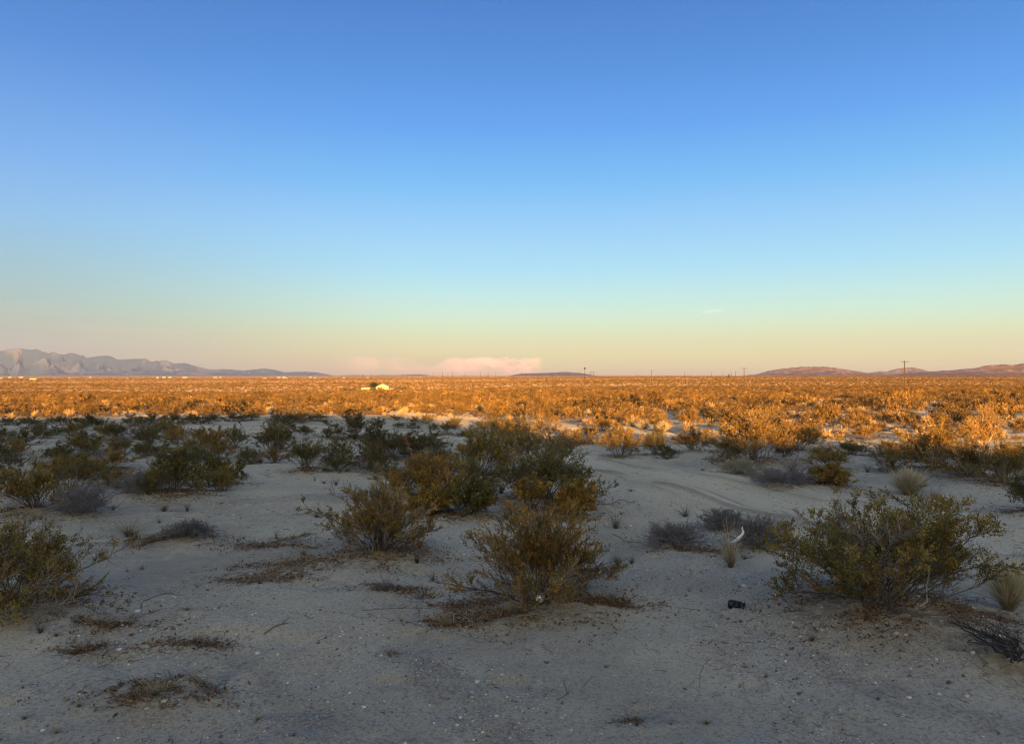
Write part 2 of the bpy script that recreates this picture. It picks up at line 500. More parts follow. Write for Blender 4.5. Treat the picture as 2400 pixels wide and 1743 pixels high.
def shrub(seed, W=1.4, H=0.9, ns=30, n1=8, n2=5, nl=9, leaf=0.014, tint='o', low=0.25, leafy=1.0, r0=0.006, pale=0.1, lean=(0, 0), twig=0.0011, reach=1.0, extra=(), trim=0.9):
    """an open vase of wiry stems with small leaves on the upper twigs; returns (stem verts, quads, cols), (leaf verts, quads, cols)"""
    r = np.random.default_rng(seed)
    phi = np.arange(ns) * 2.399963 + r.uniform(-0.4, 0.4, ns)
    t = r.beta(1.6, 0.95, ns)
    lob = 1 + 0.20 * np.sin(phi * 2 + r.uniform(0, 6)) + 0.14 * np.sin(phi * 3 + r.uniform(0, 6))
    R = 0.5 * W * (t ** 0.75) * lob * r.uniform(0.6, 1.12, ns)
    Z = H * ((1 - (1 - low) * t ** 2.6) * r.uniform(0.55, 1.0, ns))
    tip = np.stack([R * np.cos(phi) + lean[0] * Z, R * np.sin(phi) + lean[1] * Z, Z], 1)
    for ex in extra: tip = np.concatenate([tip, np.array([ex])])
    ns = len(tip)
    b0 = tip * np.array([0.13, 0.13, 0]) + r.normal(size=(ns, 3)) * np.array([0.045, 0.045, 0]) * W
    b0[:, 2] = -0.03
    ctl = tip * np.array([0.42, 0.42, 0.60]) + r.normal(size=(ns, 3)) * 0.045 * W
    K = 9
    u = np.linspace(0, 1, K)[None, :, None]
    P = b0[:, None] * (1 - u) ** 2 + ctl[:, None] * 2 * u * (1 - u) + tip[:, None] * u * u
    wig = np.cumsum(r.normal(size=(ns, K, 3)), 1) * 0.011 * W * np.array([1, 1, 0.6])
    wig[:, 0] = 0
    P = P + wig
    P[..., 2] = np.maximum(P[..., 2], -0.03)
    S = max(W, H)
    Ls = np.linalg.norm(tip - b0, axis=1)
    B1, s1 = sprout(r, P, n1, 0.34, 1.0, S * 0.19 * reach, 0.68, 0.28, 5)
    B2, s2 = sprout(r, B1, n2, 0.25, 1.0, S * 0.075 * reach, 0.8, 0.25, 4)
    # fit the plant to the width and height asked for
    n_main = (ns - len(extra)) * n1 * n2
    allp = B2[:n_main].reshape(-1, 3)
    ex_ = np.percentile(allp[:, 0], 100 - trim) - np.percentile(allp[:, 0], trim)
    fit = np.array([W / ex_, W / ex_, H / np.percentile(allp[:, 2], 99)])
    if extra:                                       # the straggling branches keep their own length
        k0 = ns - len(extra)
        P[:k0] *= fit; B1[:k0 * n1] *= fit; B2[:n_main] *= fit
    else:
        P, B1, B2 = P * fit, B1 * fit, B2 * fit
    mid = 0.5 * (np.percentile(B2[:n_main, :, 0], 100 - trim) + np.percentile(B2[:n_main, :, 0], trim))
    for Q in (P, B1, B2):                           # crown evenly over the width asked for
        Q[..., 0] -= mid * np.clip(Q[..., 2] / (0.35 * H), 0, 1)
    gs = np.linspace(1, 0.28, K)[None] * r0 * r.uniform(0.7, 1.3, (ns, 1)) * (0.6 + 0.4 * (Ls / Ls.max()))[:, None]
    tv0, tq0 = tubes(P, gs, 4)
    tv1, tq1 = tubes(B1, np.linspace(1, 0.5, 5)[None] * np.full((len(B1), 1), max(twig * 1.7, r0 * 0.26)), 3)
    tv2, tq2 = tubes(B2, np.linspace(1, 0.6, 4)[None] * np.full((len(B2), 1), twig), 3)
    sv, sq = join([(tv0, tq0), (tv1, tq1), (tv2, tq2)])
    greys = np.where((r.random(ns) + (np.arange(ns) >= ns - len(extra)) * np.where(tip[:, 2] < 0.2, -1.0, 0.0))[:, None] < pale, np.array([[0.36, 0.32, 0.27]]), np.array([[0.125, 0.105, 0.088]]) * r.uniform(0.6, 1.5, (ns, 1)))
    c0 = np.repeat(greys, K * 4, 0)
    g1 = np.repeat(greys, n1, 0) * r.uniform(0.8, 1.3, (len(B1), 1))
    c1 = np.repeat(g1, 15, 0)
    c2 = np.repeat(np.repeat(g1, n2, 0), 12, 0) * 1.05
    sc = np.concatenate([c0, c1, c2])
    stems = (sv, sq, sc)
    if nl <= 0: return stems, None
    # leaves on the twigs, thinning out towards the bare base of the shrub
    s = r.uniform(0.15, 1.05, (len(B2), nl))
    A, T = along(B2, np.minimum(s, 1.0))
    deadstem = (r.random(ns) < 0.13) | ((np.arange(ns) >= ns - len(extra)) & (tip[:, 2] < 0.2))
    keep_b = np.repeat(np.repeat(~deadstem, n1), n2)
    hgt = A[..., 2] / H
    rr = np.hypot(A[..., 0], A[..., 1]) / (0.5 * W)
    prob = leafy * np.clip(0.22 + 2.6 * np.maximum(hgt - 0.22, (rr - 0.44) * 0.9), 0.06, 1)
    clump = np.repeat(r.uniform(0.25, 1.5, len(B1)), n2)[:, None]
    keep = (r.random(A.shape[:2]) < prob * clump) & keep_b[:, None]
    pal = np.array(PAL[tint])
    stem_id = np.repeat(np.repeat(np.arange(ns), n1), n2)
    pick = r.integers(0, len(pal), len(B1))
    mixc = np.repeat(pal[pick], n2, 0) * np.repeat(r.uniform(0.75, 1.25, (ns, 1)), n1 * n2, 0)
    mixc = np.repeat(mixc[:, None], nl, 1)[keep] * r.uniform(0.7, 1.35, (keep.sum(), 1))
    A, T = A[keep], T[keep]
    n = len(A)
    A = A + r.normal(size=A.shape) * leaf * 0.35
    ax = unit(T * 0.9 + unit(r.normal(size=(n, 3))) * 0.8)
    sd = unit(np.cross(ax, unit(r.normal(size=(n, 3)))))
    l = leaf * r.uniform(0.6, 1.3, (n, 1)); wd = l * r.uniform(0.45, 0.75, (n, 1))
    lv = np.stack([A, A + ax * l * 0.5 + sd * wd * 0.5, A + ax * l, A + ax * l * 0.5 - sd * wd * 0.5], 1).reshape(-1, 3)
    lq = np.arange(n * 4).reshape(-1, 4)
    fz = r.random(n) < 0.012
    mixc[fz] = (0.60, 0.52, 0.36)
    return stems, (lv, lq, np.repeat(mixc, 4, 0))

def tuft(seed, W=0.5, H=0.5, n=350, wd=0.004, top=(0.52, 0.42, 0.22), base=(0.16, 0.14, 0.12), splay=0.5, K=4):
    """a clump of dry grass blades"""
    r = np.random.default_rng(seed)
    ph = r.uniform(0, 2 * math.pi, n); q = np.sqrt(r.random(n))
    b = np.stack([q * np.cos(ph), q * np.sin(ph), np.zeros(n)], 1) * W * 0.5 * (1 - splay)
    L = H * (0.35 + 0.73 * r.random(n) ** 0.8) * (1 - 0.35 * q * q)
    out = np.stack([np.cos(ph), np.sin(ph), np.zeros(n)], 1) * (q * W * 0.5 * splay * r.uniform(0.6, 1.5, n))[:, None]
    out += r.normal(size=(n, 3)) * np.array([0.15, 0.15, 0]) * W * splay
    t = np.linspace(0, 1, K)[None, :, None]
    P = b[:, None] + out[:, None] * t ** 1.45 + np.array([0, 0, 1.0]) * (L[:, None, None] * t)
    P += r.normal(size=P.shape) * np.array([1, 1, 0.3]) * 0.012 * W * t
    P[:, 0, 2] = -0.02
    sd = np.stack([np.cos(ph + r.uniform(0, 3, n)), np.sin(ph + r.uniform(0, 3, n)), np.zeros(n)], 1)
    wv = wd * np.linspace(1, 0.35, K)[None, :, None] * r.uniform(0.6, 1.3, (n, 1, 1))
    v = np.stack([P - sd[:, None] * wv, P + sd[:, None] * wv], 2).reshape(-1, 3)
    m = np.arange(n)[:, None] * K * 2; k = np.arange(K - 1)[None] * 2
    qd = np.stack([m + k, m + k + 1, m + k + 3, m + k + 2], -1).reshape(-1, 4)
    tt = np.clip(np.linspace(0, 1, K) * 1.6 - 0.15, 0, 1)[None, :, None]
    c = (np.array(base) * (1 - tt) + np.array(top) * tt) * r.uniform(0.65, 1.25, (n, 1, 1))
    c = np.repeat(c, 2, 1).reshape(-1, 3)
    return v, qd, c

def shrub_meshes(name, **kw):
    st, lf_ = shrub(**kw)
    a = mesh_from(name + '_branches', *st, mats=[M_STEM])
    b = mesh_from(name + '_foliage', *lf_, mats=[M_LEAF]) if lf_ is not None else None
    return a, b
def shrub_single(name, **kw):
    st, lf_ = shrub(**kw)
    v, q = join([st[:2], lf_[:2]])
    c = np.concatenate([st[2], lf_[2]])
    mi = np.concatenate([np.zeros(len(st[1]), int), np.ones(len(lf_[1]), int)])
    return mesh_from(name, v, q, c, mi, [M_STEM, M_LEAF])

# ------------------------------------------------------------------ the catalogue of plants one can tell apart
# kind, base x, base y, x from, x to, top y (pixels of the photograph), tint, label
GS, GM, GT, GD = ('creosote bushes in the shaded middle ground', 'dry straw grass clumps', 'small dead tufts on the sand', 'bare grey shrubs')
CAT = [
 # big ones close by: each its own shape
 ('N', 2085, 1452, 1775, 2310, 1196, 'o', 'large spreading olive creosote bush with yellow flecks, right of the crushed black can'),
 ('N', 1275, 1428, 1055, 1460, 1190, 'b', 'rounded orange-brown creosote bush with a silver can caught at its foot'),
 ('N', 905, 1308, 740, 1015, 1150, 'b', 'twiggy rust-brown creosote bush with bare grey stems showing, left of the bush with the can'),
 ('N', 5, 1440, -160, 240, 1240, 'o', 'big straggly creosote bush with dead pale branches, cut by the left edge of the picture'),
 ('N', 92, 1203, -25, 158, 1085, 'o', 'olive creosote bush on a small sand mound, directly beside a dark leafless shrub'),
 ('N', 405, 1165, 325, 500, 1058, 'd', 'dark green creosote bush, middle of the dense clump standing left of the open sand'),
 ('N', 522, 1142, 470, 580, 1078, 'd', 'thin-stemmed creosote bush leaning to the right at the end of the left clump'),
 ('N', 1275, 1182, 1150, 1415, 1055, 'd', 'dense dark green creosote bush, broadest of the central clump'),
 ('N', 1262, 1120, 1180, 1385, 985, 'y', 'tall creosote bush with sunlit golden tops behind the dense dark central bush'),
 ('N', 1005, 1168, 910, 1105, 1072, 'b', 'rusty orange-brown creosote bush at the base of the tall dead stalk'),
 ('N', 1097, 1216, 1030, 1155, 1128, 'd', 'small dark rounded bush before the rusty bush, left of the central one'),
 ('N', 1000, 1214, 955, 1062, 1150, 'b', 'low brown leafy bush tucked behind the twiggy rust-brown bush'),
 ('N', 1240, 1205, 1200, 1290, 1115, 'b', 'slender orange sprig bush standing before the dark central bush'),
 ('N', 1345, 1216, 1300, 1392, 1128, 'b', 'small rust-tinged bush at the right foot of the dark central bush'),
 ('N', 1130, 1125, 1050, 1215, 1005, 'o', 'olive creosote bush behind the rusty one, with a sunlit crest'),
 ('N', 1944, 1140, 1895, 1978, 1092, 'y', 'little dry bush with glowing orange leaves beside the dark bare shrub'),
 # middle distance: shared shapes, each fitted to its own size
 ('M', 880, 1110, 840, 905, 1035, 'd', 'narrow upright dark creosote bush left of the tall dead flower stalk'),
 ('M', 795, 1089, 765, 835, 1030, 'd', 'small bush between the two-stemmed bush and the narrow upright dark one'),
 ('M', 722, 1106, 672, 778, 1030, 'd', 'low dark creosote bush with two clumps of stems, alone on the bluish sand'),
 ('M', 835, 1028, 785, 905, 960, 'd', 'broad dark green creosote bush at the far side of the centre-left thicket'),
 ('M', 905, 1072, 840, 975, 990, 'd', 'very dark bushy creosote in the heart of the centre-left thicket'),
 ('M', 985, 1078, 925, 1040, 1010, 'd', 'dark creosote bush with arching grey stems, right end of the centre-left thicket'),
 ('M', 640, 1060, 600, 690, 985, 'd', 'open dark bush left of the centre-left thicket'),
 ('M', 1452, 1072, 1400, 1487, 985, 'o', 'olive creosote bush with a dark base, immediately right of the tall golden-topped bush'),
 ('M', 1535, 1064, 1497, 1562, 990, 'd', 'small grey-green creosote bush at the near end of the sandy lane'),
 ('M', 1625, 1056, 1580, 1662, 998, 'b', 'brown creosote bush right of the sandy lane, tops touched by sun'),
 ('M', 1768, 1084, 1670, 1850, 968, 'y', 'big round creosote bush with a golden sunlit crown and dark underside'),
 ('M', 1868, 1056, 1815, 1915, 990, 'b', 'half-lit brown creosote bush just right of the big golden round one'),
 ('M', 1942, 1104, 1898, 1992, 1050, 'o', 'compact funnel-shaped olive bush behind the glowing orange little bush'),
 ('M', 2000, 1066, 1960, 2040, 1030, 'd', 'low dark bush in shade right of the funnel-shaped bush'),
 ('M', 2195, 1106, 2110, 2295, 986, 'y', 'wide orange-brown creosote bush left of the small pale-trunked tree'),
 ('M', 2275, 1124, 2200, 2335, 1036, 'y', 'dark-bottomed creosote bush under the small pale-trunked tree'),
 ('M', 2352, 1140, 2300, 2410, 1030, 'o', 'creosote bush right of the small pale-trunked tree, grey bare stems below'),
 ('M', 2425, 1206, 2352, 2490, 1085, 'd', 'dark creosote bush cut off by the right edge of the picture, above the straw clump'),
 ('M', 265, 1106, 218, 312, 1053, 'b', 'small dome-shaped rust-orange bush alone on the sand, left part of the scene'),
 ('M', 198, 1068, 150, 275, 1012, 'o', 'broad flat olive bush behind the dome-shaped rust one'),
 ('M', 268, 1030, 235, 308, 985, 'd', 'dark green bush behind the broad flat olive one'),
 ('M', 226, 1008, 200, 262, 965, 'd', 'tallest bush of the far shaded row at the left, dark against the sunlit plain'),
 ('M', 346, 1036, 322, 376, 998, 'd', 'round dark bush standing free left of the stacked pair'),
 ('M', 402, 1022, 376, 430, 984, 'd', 'round-topped dark bush, upper one left of the leaning dark bush'),
 ('M', 498, 1062, 462, 534, 994, 'b', 'brown-crowned creosote bush behind the left clump'),
 ('M', 552, 1050, 522, 588, 994, 'd', 'leaning dark bush with an airy top right of the brown-crowned bush'),
 ('M', 512, 1076, 470, 540, 1025, 'o', 'olive bush just in front of the brown-crowned one'),
 ('M', 584, 1086, 556, 606, 1045, 'd', 'sparse little bush right of the left clump on open sand'),
 ('M', 382, 1062, 356, 396, 1036, 'd', 'tiny airy bush before the round dark free-standing bush'),
 ('M', 440, 1070, 405, 475, 1020, 'b', 'brown twiggy bush left of the brown-crowned one'),
 ('M', 141, 1082, 98, 176, 1034, 'd', 'half-bare dry bush with straw-coloured stems left of the dome-shaped rust bush'),
 ('M', 8, 1082, -30, 38, 1034, 'd', 'brown bush cut by the left edge of the picture, lower of three'),
 ('M', 8, 1034, -22, 28, 998, 'd', 'dark bush cut by the left edge of the picture, middle of three'),
 ('M', 54, 1042, 26, 84, 1000, 'd', 'dark bush a little in from the left edge, before the far row'),
 ('M', 100, 1028, 70, 130, 1000, 'd', 'sparse dark bush between the left edge bush and the broad flat olive one'),
 ('M', 72, 1002, 40, 100, 972, 'd', 'wide dark bush of the far shaded row near the left edge'),
 ('M', 116, 994, 102, 130, 976, 'd', 'smallest bush of the far shaded row'),
 ('M', 144, 996, 126, 164, 968, 'd', 'small upright bush of the far shaded row left of its tallest bush'),
 ('M', 186, 998, 168, 206, 972, 'd', 'bush of the far shaded row touching the tallest one'),
 ('M', 18, 996, -10, 38, 975, 'd', 'low bush of the far shaded row at the very left edge'),
 ('M', 312, 998, 284, 342, 968, 'd', 'spread bush of the far shaded row right of the tallest one'),
 ('M', 354, 993, 332, 386, 966, 'd', 'bush of the far shaded row above the round free-standing bush'),
 ('M', 402, 990, 380, 432, 964, 'd', 'bush of the far shaded row above the stacked pair'),
 ('M', 452, 993, 430, 476, 968, 'd', 'bush of the far shaded row just left of its midpoint'),
 ('M', 492, 993, 468, 520, 966, 'd', 'thick bush of the far shaded row above the brown-crowned bush'),
 ('M', 546, 988, 520, 576, 966, 'd', 'bush of the far shaded row where the pale sand track begins'),
 ('M', 588, 985, 566, 614, 962, 'd', 'last bush of the far shaded row before the upright one by the track'),
 ('M', 656, 1004, 628, 684, 958, 'd', 'tall airy bush beside the pale sand track left of the thicket'),
 ('M', 640, 1026, 604, 668, 994, 'o', 'low wide bush at the foot of the tall airy bush by the track'),
 ('M', 712, 1012, 690, 734, 994, 'd', 'small dark cushion bush between the track bush and the thicket'),
 ('M', 700, 986, 672, 730, 962, 'd', 'dark bush of the row beyond the track, left of the broad thicket bush'),
 ('M', 745, 986, 722, 772, 964, 'd', 'dark bush of the row beyond the track, touching the broad thicket bush'),
 ('M', 934, 1002, 922, 952, 988, 'd', 'low round bush on the pale sand right of the thicket, left of a pair'),
 ('M', 968, 1003, 952, 982, 989, 'd', 'low dark bush on the pale sand right of the thicket, right of a pair'),
 ('M', 930, 984, 898, 946, 972, 'd', 'flat dark bush along the far side of the pale sand'),
 ('M', 1064, 1002, 1046, 1082, 973, 'd', 'upright little bush on the pale sand left of the sunlit thicket'),
 ('M', 1090, 1024, 1064, 1108, 1002, 'd', 'low dark bush on the pale sand in front of the upright little one'),
 ('M', 1162, 1014, 1118, 1205, 968, 'd', 'dark broad bush behind the golden-topped tall bush'),
 ('M', 1205, 1030, 1150, 1260, 985, 'o', 'olive bush leaning on the golden-topped tall bush from behind'),
 ('M', 1284, 1006, 1256, 1312, 942, 'y', 'tall narrow sunlit bush standing above the golden-topped one'),
 ('M', 1415, 1010, 1385, 1450, 975, 'b', 'half-lit brown bush left of the straw clumps at the lane'),
 ('M', 1380, 1040, 1335, 1420, 985, 'b', 'wide brown bush at the edge of the shade right of the golden-topped one'),
 ('M', 1475, 992, 1450, 1505, 950, 'b', 'sunlit brown bush on the far bank of the shade, above the olive bush'),
 ('M', 1548, 1010, 1522, 1580, 968, 'y', 'golden sunlit bush at the head of the sandy lane'),
 ('M', 1620, 1000, 1590, 1660, 965, 'b', 'sunlit brown bush behind the one right of the lane'),
 ('M', 2030, 1028, 1990, 2075, 995, 'b', 'half-lit bush of the middle right, left of the wide orange-brown one'),
 ('M', 2065, 1010, 2035, 2100, 985, 'b', 'sunlit bush peeping out behind the half-lit one, middle right'),
 ('M', 2118, 994, 2095, 2142, 968, 'y', 'small golden bush in full sun on the bare sand, above the straw clump'),
 ('M', 2215, 1048, 2180, 2250, 1000, 'y', 'glowing orange bush behind the wide orange-brown one'),
 # bare grey shrubs
 ('G', 192, 1214, 135, 242, 1132, 'g', 'dark leafless bushy shrub with bluish twigs, beside the olive bush on the mound'),
 ('G', 335, 1166, 290, 392, 1108, 'g', 'dark leafless shrub at the near left foot of the left clump'),
 ('G', 1736, 1114, 1694, 1778, 1074, 'p', 'pale grey-green rounded shrub below the big golden round bush'),
 ('G', 1836, 1138, 1768, 1905, 1100, 'g', 'low dark bare shrub left of the glowing orange little bush'),
 ('G', 1582, 1284, 1512, 1645, 1224, 'g', 'low fan of bare dark twigs alone on the sand, left of the white plastic'),
 ('G', 1695, 1246, 1645, 1742, 1192, 'g', 'rounded bare grey shrub behind the white plastic'),
 ('G', 1782, 1284, 1718, 1838, 1208, 'g', 'bare dark shrub right of the white plastic, touching the large olive bush'),
 ('G', 2400, 1588, 2225, 2480, 1492, 'g', 'fallen bare dark branches fanning leftwards at the right edge'),
 ('G', 440, 1276, 398, 486, 1232, 'g', 'small dead twig bush on a heap of litter, left half of the sand'),
 ('G', 650, 1054, 636, 664, 1034, 'g', 'tiny bluish bare shrub left of the centre-left thicket'),
 ('G', 1045, 1020, 1024, 1066, 1006, 'p', 'low pale shrub lying on the pale sand right of the thicket'),
 ('G', 1958, 1016, 1944, 1972, 1008, 'g', 'small dark cushion shrub at the shade edge above the funnel-shaped bush'),
 # straw clumps
 ('S', 2128, 1160, 2085, 2166, 1094, 's', 'upright pale straw clump in the shade left of the wide orange-brown bush'),
 ('S', 2362, 1442, 2312, 2412, 1322, 's', 'tall pale straw clump on a dark base at the right edge'),
 ('S', 1712, 1322, 1678, 1738, 1205, 't', 'loose clump of tall straw stems below the white plastic'),
 ('S', 1555, 1014, 1540, 1572, 985, 's', 'bright straw clump on the left side of the head of the lane'),
 ('S', 1508, 1006, 1490, 1524, 984, 's', 'bright straw clump left of the head of the lane'),
 ('S', 2020, 986, 2006, 2036, 966, 's', 'bright straw clump on the sunlit bare sand, middle right'),
 ('S', 2372, 1004, 2355, 2388, 984, 's', 'bright straw clump in full sun near the right edge'),
 # small dead tufts
 ('T', 440, 1438, 420, 462, 1424, 'w', 'small dead tuft on the open sand above a heap of brown leaves'),
 ('T', 96, 1500, 66, 124, 1462, 'g', 'small grey dry tuft below the straggly left-edge bush'),
 ('T', 134, 1506, 114, 152, 1486, 'w', 'low brown tuft just right of the small grey one'),
 ('T', 285, 1625, 262, 306, 1596, 'g', 'few bare grey stems standing left of the straw-topped mound'),
 ('T', 318, 1622, 304, 330, 1602, 'g', 'second little group of bare stems left of the straw-topped mound'),
 ('T', 365, 1662, 318, 402, 1632, 's', 'short straw tuft lying along the dark mound, lower left'),
 ('T', 452, 1622, 434, 474, 1604, 's', 'short straw tuft at the right end of the dark mound'),
 ('T', 490, 1652, 466, 510, 1634, 'g', 'dark little tuft right of the dark mound'),
 ('T', 188, 1662, 164, 214, 1646, 's', 'small leaning straw tuft between the dark mound and the left edge'),
 ('T', 56, 1620, 46, 68, 1608, 's', 'tiny straw tuft near the left edge, low in the picture'),
 ('T', 60, 1690, 44, 80, 1668, 'w', 'small brown tuft in the bottom left corner'),
 ('T', 136, 1730, 116, 156, 1714, 's', 'straw tuft low in the bottom left corner, right of the brown one'),
 ('T', 606, 1694, 592, 622, 1680, 's', 'tiny straw tuft near the bottom edge, left of centre'),
 ('T', 690, 1738, 672, 708, 1722, 'g', 'tiny dark tuft cut by the bottom edge'),
 ('T', 905, 1392, 868, 940, 1352, 'g', 'dead grey tuft with brown litter, between the two near brown bushes'),
 ('T', 1015, 1370, 994, 1040, 1342, 'g', 'spiky grey tuft left of the bush with the can'),
 ('T', 978, 1334, 966, 990, 1318, 'd', 'small dark green seedling right of the twiggy rust-brown bush'),
 ('T', 1045, 1478, 1020, 1072, 1440, 's', 'straw-topped clump of litter left below the bush with the can'),
 ('T', 1140, 1472, 1112, 1170, 1446, 'w', 'brown litter tuft below the bush with the can'),
 ('T', 1902, 1518, 1872, 1926, 1484, 'w', 'small brown dead tuft below the large olive bush'),
 ('T', 1492, 1706, 1472, 1514, 1672, 'g', 'dead sprig near the bottom edge, right of centre'),
 ('T', 1795, 1596, 1786, 1806, 1578, 's', 'tiny pale straw tuft on the gravel far below the black can'),
 ('T', 1655, 1698, 1632, 1676, 1676, 'w', 'low brown tuft near the bottom edge, right of the dead sprig'),
 ('T', 1572, 1704, 1562, 1584, 1694, 'w', 'tiny brown tuft between the dead sprig and the low brown tuft'),
 ('T', 610, 1374, 580, 640, 1344, 'g', 'grey dead tuft at the left end of the brown grass mat'),
 ('T', 712, 1312, 690, 740, 1288, 's', 'straw tuft at the upper end of the brown grass mat'),
 ('T', 648, 1262, 640, 660, 1238, 'g', 'little upright dead sprig above the twig pile'),
 ('T', 742, 1214, 715, 775, 1194, 'g', 'flat dark dead tuft left of the twiggy rust-brown bush'),
 ('T', 788, 1140, 772, 806, 1118, 'g', 'small spiky dark tuft on the sand behind the twiggy rust-brown bush'),
 ('T', 738, 1130, 732, 746, 1116, 'g', 'tiny dark sprig left of the small spiky tuft'),
 ('T', 1478, 1154, 1464, 1494, 1142, 'w', 'small brown tuft alone on the sandy track'),
 ('T', 285, 1128, 250, 320, 1112, 'g', 'flat grey tuft in front of the dome-shaped rust bush'),
 ('T', 220, 1128, 170, 262, 1104, 'w', 'sprawling low dry sprigs behind the dark leafless bushy shrub'),
]
CAT_XYZ = [hit(c[1], c[2]) for c in CAT]
for c, p in zip(CAT, CAT_XYZ):
    wd = (c[4 - 1 + 1] - c[3]) / F * p[1]
    if p[1] < 16 and c[0] in 'NMG':
        MOUNDS.append((p[0], p[1] + 0.05, 0.55 * wd + 0.1, 0.035 + 0.03 * min(wd, 2)))
    elif c[0] == 'T':
        MOUNDS.append((p[0], p[1], 0.5 * wd + 0.06, 0.018))
for mx, my, r_, h_ in ((385, 1640, 0.38, 0.05), (700, 1335, 0.5, 0.05), (420, 1265, 0.55, 0.06), (940, 1520, 0.3, -0.02), (2200, 1480, 0.9, 0.06)):
    p = hit(mx, my); MOUNDS.append((p[0], p[1], r_, h_))

# ------------------------------------------------------------------ ground: one sheet out to the horizon
def build_ground():
    fa = np.linspace(-rad(41), rad(41), 930)
    ra = np.linspace(rad(41), rad(319), 120)[1:-1]
    ang = np.concatenate([fa, ra])
    r1 = np.geomspace(1.2, 70, 620); r2 = np.geomspace(70, 28000, 170)[1:]
    rr = np.concatenate([[0.05, 0.4, 0.8], r1, r2])
    A, R = np.meshgrid(ang, rr)
    X, Y = R * np.sin(A), R * np.cos(A)
    Z = ground_z(X.ravel(), Y.ravel()).reshape(X.shape)
    nr, na = X.shape
    v = np.stack([X, Y, Z], -1).reshape(-1, 3)
    i = np.arange(nr - 1)[:, None] * na; j = np.arange(na)[None]; j2 = (j + 1) % na
    q = np.stack([i + j, i + j2, i + na + j2, i + na + j], -1).reshape(-1, 4)[:, ::-1]
    me = mesh_from('ground', v, q, mats=[M_SAND], smooth=True)
    lit = np.zeros(len(v), np.float32)
    for (c, p) in zip(CAT, CAT_XYZ):
        if c[0] in 'NMG' and p[1] < 40:
            wd = (c[4] - c[3]) / F * p[1]
            d2 = ((v[:, 0] - p[0]) ** 2 + (v[:, 1] - p[1]) ** 2) / (0.46 * wd) ** 2
            lit = np.maximum(lit, 0.8 * np.exp(-d2 * d2 * 0.8))
    for mx, my, r_ in LITTER_SPOTS:
        p = hit(mx, my)
        d2 = ((v[:, 0] - p[0]) ** 2 + (v[:, 1] - p[1]) ** 2) / r_ ** 2
        lit = np.maximum(lit, 0.42 * np.exp(-d2 * d2))
    a = me.attributes.new('litter', 'FLOAT', 'POINT'); a.data.foreach_set('value', lit)
    tkv = np.zeros(len(v), np.float32)
    nr_ = np.hypot(v[:, 0], v[:, 1]) < 60
    xs_, ys_ = v[nr_, 0], v[nr_, 1]
    rd_ = road_dist(xs_, ys_) + 0.12 * vnoise(xs_ / 1.7, ys_ / 1.7, 31)
    rib = np.zeros_like(rd_)
    for off, wd in ((-1.15, .05), (-0.95, .06), (-0.72, .04), (-0.5, .05), (0.12, .05), (0.45, .05), (0.62, .07), (0.85, .04), (1.05, .05)):
        rib = np.maximum(rib, np.exp(-((rd_ - off) / wd) ** 2) * sstep(vnoise(xs_ / 1.3 + off * 9, ys_ / 1.3, 37), -0.5, 0.3))
    tkv[nr_] = np.exp(-(rd_ / 1.5) ** 4) * (1 - 2.0 * rib) * sstep(np.hypot(xs_, ys_), 55, 40)
    a = me.attributes.new('track', 'FLOAT', 'POINT'); a.data.foreach_set('value', tkv)
    # gravel near the camera with vignette darkening painted into its colour, pale washed sand on the track and beyond
    gravel_vignette = sstep(np.hypot(v[:, 0], v[:, 1]) + 1.5 * fbm(v[:, 0] / 1.8, v[:, 1] / 1.8, 3, 83), 9.0, 3.0) * 0.8
    gravel_vignette = gravel_vignette * (0.75 + 0.35 * fbm(v[:, 0] / 0.7, v[:, 1] / 0.7, 3, 84))
    for ln_ in (((940, 1530), (1040, 1600), (1120, 1680), (1200, 1790)), ((560, 1540), (640, 1600), (720, 1680), (790, 1790)), ((1900, 1560), (2050, 1620), (2250, 1690), (2420, 1720))):
        Q_ = [hit(*q_) for q_ in ln_]
        for a_, b_ in zip(Q_[:-1], Q_[1:]):        # old damp runnels, darker than the sand beside them
            ab = (b_ - a_)[:2]; L2 = ab @ ab
            t_ = np.clip(((v[:, 0] - a_[0]) * ab[0] + (v[:, 1] - a_[1]) * ab[1]) / L2, 0, 1)
            d_ = np.hypot(v[:, 0] - a_[0] - ab[0] * t_, v[:, 1] - a_[1] - ab[1] * t_) + 0.10 * fbm(v[:, 0] / 0.35, v[:, 1] / 0.35, 3, 88)
            gravel_vignette = np.maximum(gravel_vignette, 1.05 * sstep(d_, 0.24, 0.06))
    a = me.attributes.new('gravel', 'FLOAT', 'POINT'); a.data.foreach_set('value', np.clip(gravel_vignette, 0, 1).astype(np.float32))
    return tag(link('ground', me), 'pale sandy desert ground with gravel, falling gently to a wide plain', None, None, 'structure')
LITTER_SPOTS = [(250, 1470, 0.25), (230, 1525, 0.16), (455, 1505, 0.18), (385, 1645, 0.3), (700, 1330, 0.45), (640, 1280, 0.4), (410, 1268, 0.5),
                (1050, 1470, 0.22), (1140, 1456, 0.3), (1430, 1430, 0.22), (930, 1385, 0.25), (640, 1355, 0.3), (1660, 1292, 0.3), (2150, 1480, 0.4), (1100, 1430, 0.25), (580, 1365, 0.2), (1470, 1690, 0.05)]
build_ground()

